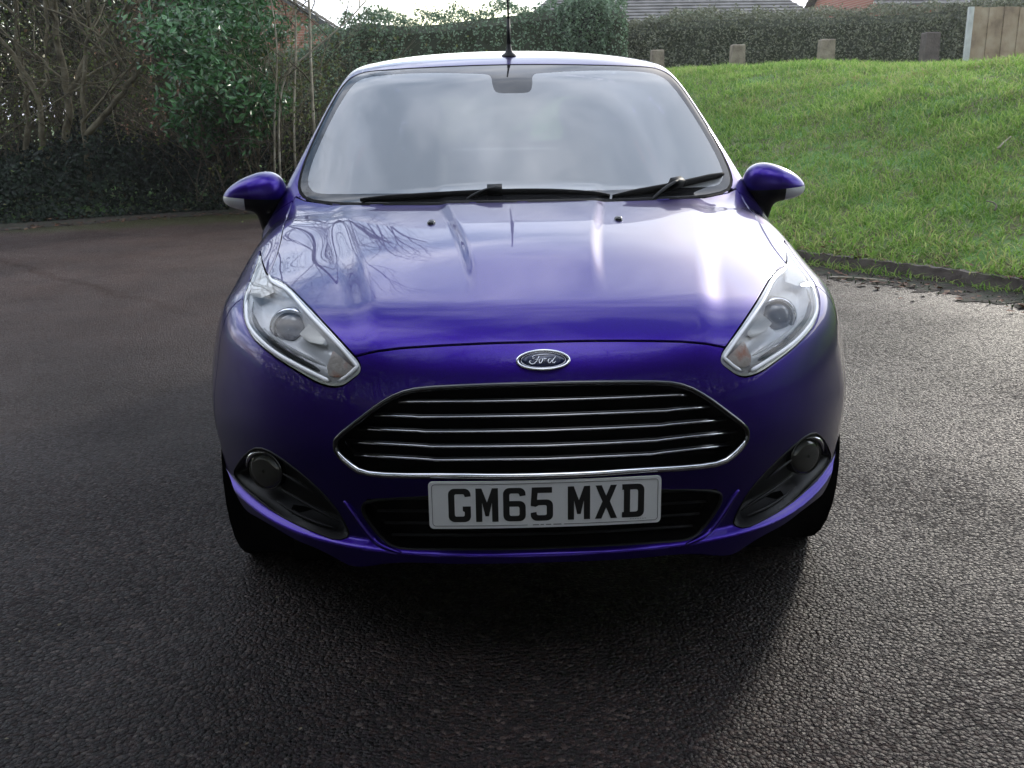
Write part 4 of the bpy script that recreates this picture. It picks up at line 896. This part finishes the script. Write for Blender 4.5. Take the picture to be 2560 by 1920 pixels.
tree('bare_tree', 'bare tree with a pale vertical stem and a long stem leaning right towards the evergreen', 'tree', TG,
     [([(-5.14, 11.0, -.02), (-5.10, 11.0, .55), (-5.08, 11.0, 1.01), (-5.06, 11.0, 1.3), (-4.97, 11.0, 1.86), (-4.86, 11.0, 2.3), (-4.8, 10.9, 3.2), (-4.9, 10.8, 4.4)], .040),
      ([(-5.06, 11.0, .98), (-4.88, 11.0, 1.14), (-4.62, 11.0, 1.4), (-4.37, 11.0, 1.7), (-4.29, 11.0, 1.88), (-4.14, 11.0, 2.21), (-4.0, 11.0, 2.57), (-3.7, 10.8, 3.6), (-3.5, 10.4, 5.0)], .044),
      ([(-4.31, 11.0, 1.87), (-4.42, 11.0, 1.78), (-4.62, 11.0, 1.65), (-4.92, 11.0, 1.59), (-5.17, 11.0, 1.51)], .016), ([(-4.12, 11.0, 2.30), (-4.08, 11.0, 2.35), (-3.84, 11.0, 2.4), (-3.49, 11.0, 2.56), (-3.0, 10.9, 3.0)], .016),
      ([(-4.62, 11.0, 1.65), (-4.70, 11.0, 1.95), (-4.99, 11.0, 2.31), (-5.1, 11.0, 2.9)], .020)], 23)
tree('bare_tree', 'slim dark bare tree behind the leftmost stems of the thicket', 'tree', TG,
     [([(-6.3, 11.8, -.02), (-6.26, 11.8, .54), (-6.11, 11.8, 1.17), (-6.10, 11.8, 1.9), (-6.08, 11.8, 2.48), (-5.9, 11.8, 3.8), (-5.7, 11.6, 5.2)], .05)], 24)
# taller trees of the same belt; their crowns stand above the picture and show in the bonnet and windscreen
BT = 'tall bare trees behind the thicket'
for i, (x, y, h, r, lab) in enumerate([(-7.4, 12.8, 9.0, .13, 'tall bare tree at the far left edge behind the thicket'), (-4.6, 13.4, 9.5, .13, 'tall bare tree with its trunk hidden behind the leaning stem'),
                                       (-3.7, 12.6, 7.5, .09, 'tall slim bare tree behind the glossy evergreen'), (-8.0, 9.0, 8.8, .14, 'tall bare tree at the tarmac edge left of the car, mirrored in the bonnet')]):
    rr_ = np.random.default_rng(60+i); k = 6; pts = [(x+rr_.normal()*.12*j/2, y+rr_.normal()*.12*j/2, -.05+h*.62*j/k) for j in range(k+1)]
    tree('bare_tree', lab, 'tree', BT, [(pts, r), ([pts[2], (x+.8, y-.4, h*.42), (x+1.4, y-.9, h*.66)], r*.5), ([pts[3], (x-.8, y+.2, h*.5), (x-1.3, y+.3, h*.72)], r*.5), ([pts[3], (x+.5, y-.9, h*.55), (x+.7, y-1.6, h*.78)], r*.45)], 70+i, bark_dark, depth=4, wob=.07, thin=.33)
SP = 'thin pale saplings beside the car roof'
for j, (pts, r, lab) in enumerate([([(-2.45, 10.9, 0), (-2.38, 10.6, .98), (-2.30, 10.6, 1.8), (-2.25, 10.6, 2.51), (-2.2, 10.6, 3.6)], .016, 'thin straight brown sapling left of the whitish pole like stem'),
                                   ([(-2.2, 10.9, 0), (-2.13, 10.6, 1.2), (-2.11, 10.6, 1.92), (-2.09, 10.6, 2.5), (-2.1, 10.6, 3.9)], .022, 'whitish straight sapling in front of the brick gable'),
                                   ([(-2.6, 10.6, 0), (-2.52, 10.6, 1.36), (-2.2, 10.6, 1.85), (-1.69, 10.6, 2.23), (-1.4, 10.6, 2.5)], .014, 'thin sapling leaning far to the right above the brambles'),
                                   ([(-2.7, 10.7, 0), (-2.62, 10.7, 1.2), (-2.51, 10.6, 2.06), (-2.6, 10.6, 3.0)], .014, 'thin brown sapling closest to the evergreen')]):
    tr = Tree(90+j); P = smooth_line(pts, 5); tr.mb.tube(P, r*np.linspace(1, .5, len(P)), 7, cap=False)
    for q in range(4): i = tr.r.integers(len(P)//3, len(P)); tr.limb(P[i], (tr.r.normal()*.7, tr.r.normal()*.5, .9), .7, r*.5, 1)
    root = tag(empty('sapling', pts[0]), lab, 'sapling', SP); tr.mb.build('stem', bark_pale, root); tr.tw.build('twigs', twig_m, root)
# glossy evergreen
g = np.random.default_rng(31); laurel_m = leafmat('glossy evergreen leaves', [(.012, .045, .012), (.028, .10, .022), (.055, .17, .045), (.11, .24, .09)], .24, .12, 2.2)
root = tag(empty('evergreen_shrub', (-3.1, 11.3, 0)), 'glossy dark green evergreen shrub right of the bare trees', 'shrub'); tr = Tree(32); PP = []
for k in range(34):
    a = g.uniform(-1, 1); d = (a*.30, g.uniform(-.45, .30), 1.0); P = tr.limb((-3.2+a*.45, 11.35, .05), d, g.uniform(1.2, 3.0), .014, 2, 0, .12, .02, (4, 7), 5)
E_ = np.array(tr.ends); 
for e in E_:
    k = g.integers(9, 17); PP.append(e+g.normal(size=(k, 3))*np.array([.10, .10, .08]))
PP = np.vstack(PP); PP = PP[(PP[:, 2] > .15) & (PP[:, 0] > -3.88+.22*np.sin(PP[:, 2]*5)+.35*np.clip(.9-PP[:, 2], 0, 1)) & (PP[:, 0] < -2.68+.2*np.sin(PP[:, 2]*6))]
V, F = cards(PP, .075+.045*g.random(len(PP)), g, np.array([0, -.45, .8]), .48, .55, .3); mesh_obj('foliage', V, F, laurel_m, root, False)
tr.mb.build('stems', bark, root); tr.tw.build('twigs', bark, root)
def scatter_box(g, n_, lo, hi): return g.uniform(lo, hi, (n_, 3))
# brambles and dead stems between evergreen and hedge, thin undergrowth behind the trees
g = np.random.default_rng(33); tr = Tree(34)
for k in range(330):
    x = g.uniform(-8.2, -.1); y = 10.9+g.uniform(-.1, 2.0)
    if x > -2.6: y = 11.0+g.uniform(-.2, 1.5)
    elif x < -3.9: y = 11.7+g.uniform(0, 1.8)
    hmax = 2.6 if x < -3.6 else (1.75 if x < -1.2 else 1.35)
    tr.limb((x, y, .0), (g.normal()*.35, g.normal()*.25, 1), hmax*g.uniform(.5, 1.05), .009, 2, 3, .16, .0, (2, 4), 4)
tag(tr.tw.build('undergrowth_stems', twig_m), 'tangle of thin brown stems filling the thicket', 'undergrowth', kind='stuff')
br_m = leafmat('bramble leaves', [(.04, .032, .014), (.08, .075, .025), (.07, .12, .025), (.15, .20, .04), (.14, .08, .045)], .6, .35, 2.5)
E_ = np.array(tr.ends); E_ = E_[g.random(len(E_)) < .9]; PP = np.repeat(E_, 3, 0)+g.normal(size=(len(E_)*3, 3))*.07
V, F = cards(PP, .045, g, np.array([0, -.3, .4]), .6, .8); tag(mesh_obj('bramble_leaves', V, F, br_m, smooth=False), 'brown and yellow green leaves left in the brambles', 'brambles', kind='stuff')
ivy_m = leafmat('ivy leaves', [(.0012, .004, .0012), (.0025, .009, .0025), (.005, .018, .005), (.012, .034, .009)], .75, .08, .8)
Q = np.column_stack([g.uniform(-9, .6, 130000), g.uniform(8, 13.6, 130000)]); s_ = edge_dist(Q); hb = 1.12*sst((s_+.1)/1.0)*(.40+1.0*vnoise(Q, 1.7, 8)*vnoise(Q, 5, 18)**.5)*(1+.5*np.exp(-((Q[:, 0]+3.3)/.7)**2))*(1-.5*sst((Q[:, 0]+2.3)/1.2)); k = (s_ > .02) & (s_ < 2.9); Q, s_, hb = Q[k], s_[k], hb[k]
Zt = ground_z(Q); u = g.random(len(Q))**.45; PP = np.column_stack([Q, Zt+hb*u]); V, F = cards(PP, .03+.05*g.random(len(PP)), g, np.array([0, -.4, .6]), .7, .9)
tag(mesh_obj('ivy', V, F, ivy_m, smooth=False), 'dark ivy and low evergreen growth under the thicket', 'ivy', kind='stuff')
# leaf litter along the tarmac edge and single leaves on the tarmac
g = np.random.default_rng(35); Q = np.column_stack([g.uniform(-8, 6, 60000), g.uniform(2, 11.5, 60000)]); s_ = edge_dist(Q); k = (s_ > -.9) & (s_ < .25) & (g.random(len(Q)) < np.clip(1.1+s_*1.6, .02, 1)*vnoise(Q, 2.5, 12)); Q, s_ = Q[k], s_[k]
V, F = cards(np.column_stack([Q, np.maximum(.012, ground_z(Q)+.02)]), .05, g, np.array([0, 0, 3.]), .7, .5)
tag(mesh_obj('leaf_litter', V, F, leafmat('dead leaves', [(.035, .014, .007), (.09, .033, .015), (.15, .06, .025), (.17, .11, .06)], .7, .15, 4), smooth=False), 'dead brown leaves along the tarmac edge', 'leaf litter', kind='stuff')
Q = np.column_stack([g.uniform(-5, 3.6, 900), g.uniform(-.6, 10, 900)]); D = np.hypot(Q[:, 0], Q[:, 1]+2); V, F = cards(np.column_stack([Q, np.full(len(Q), .006)]), .006+.012*g.random(len(Q))**3, g, np.array([0, 0, 4.]), .6, .5)
tag(mesh_obj('leaf_fragments', V, F, leafmat('leaf crumbs', [(.04, .02, .01), (.07, .055, .02), (.11, .09, .04), (.16, .15, .12)], .7, .1, 6), smooth=False), 'tiny leaf fragments and pale grit on the tarmac', 'litter', kind='stuff')
# sticks
wood_dead = noisy('dead stick', [(.09, .075, .055), (.20, .17, .13)], 12, .85, .4, 50)
def stick(pts, r, label, m_=wood_dead):
    mb = MB(); P = smooth_line(pts, 3); mb.tube(P, r*np.linspace(1, .6, len(P)), 7); o = mb.build('stick', m_); tag(o, label, 'stick', 'dead sticks lying about'); return o
stick([(2.44, 5.06, .009), (2.58, 5.0, .012), (2.72, 4.93, .009), (2.80, 4.86, .008)], .008, 'thin dead stick on the tarmac in front of the timber edging', bark_pale)
zz_ = lambda x, y: float(ground_z(np.array([[x, y]]))[0])
stick([(4.45, 6.7, zz_(4.45, 6.7)+.05), (4.52, 6.74, zz_(4.52, 6.74)+.07), (4.60, 6.78, zz_(4.60, 6.78)+.09)], .010, 'short pale stick caught in the grass high on the right of the bank', bark_pale)
stick([(3.85, 5.5, zz_(3.85, 5.5)+.05), (3.88, 5.54, zz_(3.88, 5.54)+.07), (3.87, 5.6, zz_(3.87, 5.6)+.08), (3.85, 5.64, zz_(3.85, 5.64)+.08)], .008, 'curved grey stick low on the bank above the timber edging')

# ------------------------------------------------------------------ hedges, posts, fence, houses
def hedge(name, label, pts, z0, z1s, dep, leafm, seed, nleaf, size=.05, rough=.12):
    g = np.random.default_rng(seed); P = smooth_line([(x, y, z) for (x, y), z in zip(pts, z1s)], 8); m = len(P); T = np.gradient(P[:, :2], axis=0); T /= np.linalg.norm(T, axis=1, keepdims=True); Nn = np.stack([T[:, 1], -T[:, 0]], 1)
    root = tag(empty(name, (P[m//2, 0], P[m//2, 1], z0)), label, 'hedge', 'hedges behind the bank')
    V = []
    for i in range(m):
        z1 = P[i, 2]
        for (o_, z) in ((dep*.42, z0), (dep*.42, z1-.25), (dep*.25, z1-.10), (-dep*.25, z1-.10), (-dep*.42, z0)): V.append((P[i, 0]+Nn[i, 0]*o_, P[i, 1]+Nn[i, 1]*o_, z))
    F = [(i*5+j, (i+1)*5+j, (i+1)*5+j+1, i*5+j+1) for i in range(m-1) for j in range(4)]+[(0, 1, 2, 3, 4), tuple((m-1)*5+j for j in (4, 3, 2, 1, 0))]
    mesh_obj('branches', V, F, mat('hedge inside', (.045, .055, .03), .95), root, False)
    t = g.uniform(0, m-1.001, nleaf); i = t.astype(int); f = (t-i)[:, None]; c = P[i]*(1-f)+P[i+1]*f; nn = Nn[i]; u = g.random(nleaf)
    h = c[:, 2]-z0; per = dep+2*h; q = u*per; out = np.where(q < h, dep/2, np.where(q < h+dep, dep/2-(q-h), -dep/2)); z = z0+np.where(q < h, q, np.where(q < h+dep, h, h-(q-h-dep)))
    bump_ = (vnoise(np.column_stack([t*.9+out, z*2]), 1.3, seed)-.5)*2*rough
    rr_ = bump_+g.normal(size=nleaf)*.05; side_ = np.where(q < h, 1, np.where(q < h+dep, 0, -1)); X = c[:, 0]+nn[:, 0]*(out+side_*rr_); Y = c[:, 1]+nn[:, 1]*(out+side_*rr_); Zl = z+np.where(side_ == 0, rr_, 0)
    rd = np.minimum(.22, (z-z0)); edge_ = (c[:, 2]-z < .15) & (side_ != 0); X = X-nn[:, 0]*side_*edge_*.08; Y = Y-nn[:, 1]*side_*edge_*.08
    nv = np.column_stack([nn[:, 0]*side_*.8, nn[:, 1]*side_*.8, .3+(side_ == 0)*.6]); V, F = cards(np.column_stack([X, Y, Zl]), size, g, nv, .6, .75); mesh_obj('foliage', V, F, leafm, root, False); return root
hg1 = leafmat('hedge leaves green', [(.06, .11, .055), (.11, .18, .10), (.17, .26, .15), (.23, .32, .20)], .5, .2, 1.5)  # both hedge leaf colours are paled to imitate glare over the background
hg2 = leafmat('hedge leaves dull', [(.09, .10, .065), (.14, .155, .10), (.20, .21, .13), (.26, .26, .17)], .55, .2, 1.5)
hedge('hedge', 'tall green hedge directly behind the car roof', [(-4.6, 16.6), (-3.4, 16.8), (-2.3, 17), (-1.4, 17), (0, 17), (1.3, 17), (1.9, 17), (2.6, 17)], .3, [2.1, 2.25, 2.76, 2.74, 2.84, 2.97, 3.06, 2.95], 1.4, hg1, 41, 42000, .055, .2)
hedge('hedge', 'long clipped olive brown hedge behind the wooden posts', [(2.5, 18), (4, 18), (6, 18), (8, 17.9), (9.6, 17.8), (11, 17.6)], 1.2, [2.66, 2.84, 2.86, 2.90, 2.97, 2.97], 1.2, hg2, 42, 52000, .05, .10)
# round bush tops
g = np.random.default_rng(43)
def bush(name, label, c, r, m_, n_, size):
    a = g.normal(size=(n_, 3)); a /= np.linalg.norm(a, axis=1, keepdims=True); rad = 1-.25*g.random(n_)**2+.12*(vnoise(a[:, :2]*3+5, 1.5, 4)-.5); P = np.array(c)+a*rad[:, None]*np.array(r)
    root = tag(empty(name, (c[0], c[1], c[2]-r[2])), label, 'bush'); V, F = cards(P, size, g, None, .6, 1); mesh_obj('foliage', V, F, m_, root, False)
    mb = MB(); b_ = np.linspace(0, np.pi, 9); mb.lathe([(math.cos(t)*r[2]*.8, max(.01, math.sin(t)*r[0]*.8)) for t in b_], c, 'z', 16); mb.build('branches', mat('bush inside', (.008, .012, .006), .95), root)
bush('bush', 'round dark green bush rising above the hedge in front of the tiled roof', (1.85, 16.7, 2.55), (.62, .6, .55), hg1, 9000, .05)
bush('bush', 'low dark bush top between hedge and tiled roof', (4.3, 19.3, 2.55), (1.0, .6, .48), hg1, 7000, .05)
post_m = noisy('weathered post', [(.16, .13, .095), (.27, .22, .165), (.34, .29, .22)], 9, .85, .5, 40)
for i, (x, y, z0, z1, w_, lab) in enumerate([(2.72, 14, 1.6, 2.05, .19, 'short square wooden post half hidden behind the car roof, leftmost'), (3.98, 14, 1.6, 2.11, .20, 'short square wooden post nearest the right of the car roof, standing clear'),
                                             (5.38, 14, 1.6, 2.17, .21, 'short square wooden post, middle of the grassy crest'), (7.02, 14, 1.6, 2.25, .22, 'darkest square wooden post, last before the fence')]):
    mb = MB(); h = z1-z0; pr = [(w_/2, z0-.2), (w_/2*1.02, z0+h*.5), (w_/2*.98, z1-.015), (w_/2-.015, z1)]
    V = [(x+sx_*r_, y+sy_*r_, z_) for r_, z_ in pr for sx_, sy_ in ((-1, -1), (1, -1), (1, 1), (-1, 1))]; F = [(k*4+j, k*4+(j+1) % 4, k*4+4+(j+1) % 4, k*4+4+j) for k in range(3) for j in range(4)]+[(12, 13, 14, 15)]
    mb.add(V, F); o = mb.build('wooden_post', post_m if i < 3 else noisy('dark post', [(.07, .055, .05), (.14, .11, .10)], 9, .85, .5, 40), None, False); tag(o, lab, 'post', 'short wooden posts along the crest'); o.rotation_euler = (0, 0, 0)
fen = tag(empty('garden_fence', (8.6, 14.5, 1.7)), 'tall vertical board garden fence with a white post at the right edge', 'fence'); board = noisy('fence boards', [(.20, .14, .095), (.34, .25, .17), (.42, .33, .24)], 4, .85, .3, 30)
g = np.random.default_rng(44)
for k in range(14):
    x = 7.98+k*.125; mb = MB(); mb.box((x, 14.52+.012*(k % 2), 2.17+g.normal()*.01), (.118, .018, .96)); mb.build('fence_board', board, fen, False)
mb = MB(); mb.box((8.85, 14.56, 2.45), (1.9, .03, .08)); mb.box((8.85, 14.56, 1.95), (1.9, .03, .08)); mb.build('rail', board, fen, False)
mb = MB(); mb.box((7.86, 14.5, 2.1), (.075, .075, 1.12)); mb.build('fence_post', noisy('white fence post', [(.45, .45, .44), (.62, .62, .60)], 10, .7, .2), fen, False)
brick = mat('red brick', (.3, .1, .07), .85); t = brick.node_tree; bk = t.nodes.new('ShaderNodeTexBrick'); tcb = t.nodes.new('ShaderNodeTexCoord'); mpb = t.nodes.new('ShaderNodeMapping'); mpb.inputs['Rotation'].default_value = (R(90), 0, 0)
t.links.new(tcb.outputs['Object'], mpb.inputs[0]); t.links.new(mpb.outputs[0], bk.inputs[0]); bk.inputs['Scale'].default_value = 1; bk.inputs['Brick Width'].default_value = .225; bk.inputs['Row Height'].default_value = .075; bk.inputs['Mortar Size'].default_value = .008
bk.inputs['Color1'].default_value = (.38, .13, .08, 1); bk.inputs['Color2'].default_value = (.26, .09, .06, 1); bk.inputs['Mortar'].default_value = (.35, .28, .22, 1); t.links.new(bk.outputs[0], t.nodes['Principled BSDF'].inputs['Base Color'])
tile_m = noisy('grey brown roof tiles', [(.09, .085, .08), (.15, .14, .13), (.20, .19, .18)], 3, .8, .2, 30)
def roof_slab(mb, A, B, C_, D_, rows, th=.03):
    """tiled slope: A-B eaves, D-C ridge, overlapping courses"""
    A, B, C_, D_ = (np.array(q, float) for q in (A, B, C_, D_)); nrm = np.cross(B-A, D_-A); nrm /= np.linalg.norm(nrm)
    for k in range(rows):
        u0, u1 = k/rows, (k+1.15)/rows; u1 = min(u1, 1); a = A+(D_-A)*u0; b_ = B+(C_-B)*u0; c_ = B+(C_-B)*u1; d_ = A+(D_-A)*u1
        mb.add([a+nrm*th*1.6, b_+nrm*th*1.6, c_+nrm*.004, d_+nrm*.004, a, b_], [(0, 1, 2, 3), (4, 5, 1, 0)])
# brick house, gable end
h1 = tag(empty('brick_house', (-8, 33, 0)), 'red brick house gable behind the saplings on the left', 'house')
mb = MB(); x0, x1, xr, ze, zr_ = -12.4, -3.9, -8.1, 3.25, 5.9
mb.add([(x0, 30, -.5), (x1, 30, -.5), (x1, 30, ze), (xr, 30, zr_), (x0, 30, ze), (x0, 38, -.5), (x1, 38, -.5), (x1, 38, ze), (xr, 38, zr_), (x0, 38, ze)], [(0, 1, 2, 3, 4), (9, 8, 7, 6, 5), (1, 6, 7, 2), (0, 4, 9, 5)]); mb.build('wall', brick, h1, False)
mb = MB(); sl_ = (zr_-ze)/(x1-xr); roof_slab(mb, (x1+.45, 29.7, ze-.28+.06), (x1+.45, 38.3, ze-.28+.06), (xr, 38.3, zr_+.10), (xr, 29.7, zr_+.10), 16); roof_slab(mb, (x0-.45, 38.3, ze-.22), (x0-.45, 29.7, ze-.22), (xr, 29.7, zr_+.10), (xr, 38.3, zr_+.10), 16); mb.build('roof', tile_m, h1, False)
mb = MB()
for xa, za, xb, zb_ in ((x1+.45, ze-.26, xr, zr_+.06), (x0-.45, ze-.26, xr, zr_+.06)):
    mb.add([(xa, 29.72, za-.14), (xb, 29.72, zb_-.14), (xb, 29.72, zb_+.04), (xa, 29.72, za+.04), (xa, 29.78, za-.14), (xb, 29.78, zb_-.14), (xb, 29.78, zb_+.04), (xa, 29.78, za+.04)], [(0, 1, 2, 3), (7, 6, 5, 4), (0, 4, 5, 1), (3, 2, 6, 7)])
mb.build('bargeboard', mat('dark bargeboard', (.05, .05, .05), .6), h1, False)
# bungalow with a hipped tiled roof
h2 = tag(empty('bungalow', (6, 34, 0)), 'bungalow with a broad grey tiled hip roof above the hedge', 'house')
mb = MB(); mb.box((6.2, 34, 1.9), (8.6, 7, 3.6)); mb.build('wall', brick, h2, False)
mb = MB(); roof_slab(mb, (1.2, 30.0, 3.55), (11.0, 30.0, 3.55), (8.2, 34, 5.9), (4.0, 34, 5.9), 22); roof_slab(mb, (11.0, 30.0, 3.55), (11.0, 38, 3.55), (8.2, 34.02, 5.9), (8.2, 34, 5.9), 22); roof_slab(mb, (1.2, 38.0, 3.55), (1.2, 30, 3.55), (4.0, 34, 5.9), (4.0, 34.02, 5.9), 22); roof_slab(mb, (11, 38.0, 3.55), (1.2, 38, 3.55), (4.0, 34.02, 5.9), (8.2, 34.02, 5.9), 22); mb.build('roof', tile_m, h2, False)
h3 = tag(empty('brick_house', (17, 33, 0)), 'red brick house with a tiled roof at the far right above the hedge', 'house')
mb = MB(); mb.add([(12.5, 30, -.5), (22, 30, -.5), (22, 30, 4.2), (12.5, 30, 4.2), (12.5, 37, -.5), (12.5, 37, 4.2), (12.5, 33.5, 6.2), (22, 37, -.5), (22, 37, 4.2)], [(0, 1, 2, 3), (0, 3, 6, 5, 4), (1, 7, 8, 2)]); mb.build('wall', brick, h3, False)
mb = MB(); roof_slab(mb, (12.2, 29.6, 4.02), (22.4, 29.6, 4.02), (22.4, 33.5, 6.3), (12.2, 33.5, 6.3), 18); roof_slab(mb, (22.4, 37.4, 4.02), (12.2, 37.4, 4.02), (12.2, 33.5, 6.3), (22.4, 33.5, 6.3), 18); mb.build('roof', tile_m, h3, False)

# ------------------------------------------------------------------ woodland: far belt on the left and the belt behind the photographer
g = np.random.default_rng(51); wood_m = leafmat('distant woodland', [(.014, .014, .007), (.032, .032, .013), (.032, .048, .013), (.065, .062, .028)], .8, .15, .8)
def belt(name, label, pts, h0, h1, dep, n_, size, seed, stems=60):
    g = np.random.default_rng(seed); P = smooth_line(pts, 8); t = g.uniform(0, len(P)-1.001, n_); i = t.astype(int); f = (t-i)[:, None]; c = P[i]*(1-f)+P[i+1]*f
    q = c+g.normal(size=(n_, 2))*dep*.4; hm = h0+(h1-h0)*vnoise(np.column_stack([t*1.1, t*0+3]), 1.0, seed); z = hm*g.random(n_)**.8*(1+.12*g.normal(size=n_)); V, F = cards(np.column_stack([q, np.abs(z)]), size, g, None, .55, 1)
    root = tag(mesh_obj(name, V, F, wood_m, smooth=False), label, 'woodland', kind='stuff'); tr = Tree(seed)
    for k in range(stems):
        c_ = P[g.integers(len(P))]+g.normal(size=2)*dep*.4; tr.limb((c_[0], c_[1], 0), (g.normal()*.08, g.normal()*.08, 1), h1*g.uniform(.7, 1.1), .09, 3, 0, .07, .05, (2, 4), 5)
    st = tr.mb; st.V += [v for v in tr.tw.V]; 
    n0 = sum(len(v) for v in tr.mb.V[:len(tr.mb.V)-len(tr.tw.V)]); 
    st.F += [[a+n0 for a in f_] for f_ in tr.tw.F]; st.m += tr.tw.m
    st.build('branches', bark_dark, root)
belt('woodland', 'tangle of brown woodland beyond the thicket', [(-16, 12.5), (-11, 15), (-8, 15.8), (-5.6, 16.2)], 3.2, 4.6, 1.6, 70000, .09, 52, 12)
belt('woodland', 'belt of trees behind the viewpoint, out of view, raised to block sky light', [(-14, 3), (-12, -3), (-8, -7.5), (0, -9), (8, -8), (13, -4)], 11.0, 13.5, 1.8, 150000, .22, 53, 30)  # unseen trees, height raised to darken the tarmac and car front
for o_ in list(C.objects):
    o_.select_set(False)

# ------------------------------------------------------------------ added thin volume that imitates veiling glare
hz = bpy.data.materials.new('glare volume'); hz.use_nodes = True; n = hz.node_tree.nodes; n.remove(n['Principled BSDF']); pv = n.new('ShaderNodeVolumePrincipled'); pv.inputs['Color'].default_value = (.95, .96, 1, 1); pv.inputs['Density'].default_value = .0009; pv.inputs['Anisotropy'].default_value = .55
hz.node_tree.links.new(pv.outputs[0], n['Material Output'].inputs['Volume'])
mb = MB(); mb.box((0, 40, 6), (130, 170, 15)); tag(mb.build('glare_haze', hz, None, False), 'thin scattering volume added to imitate glare over the background', 'glare_haze', kind='stuff')
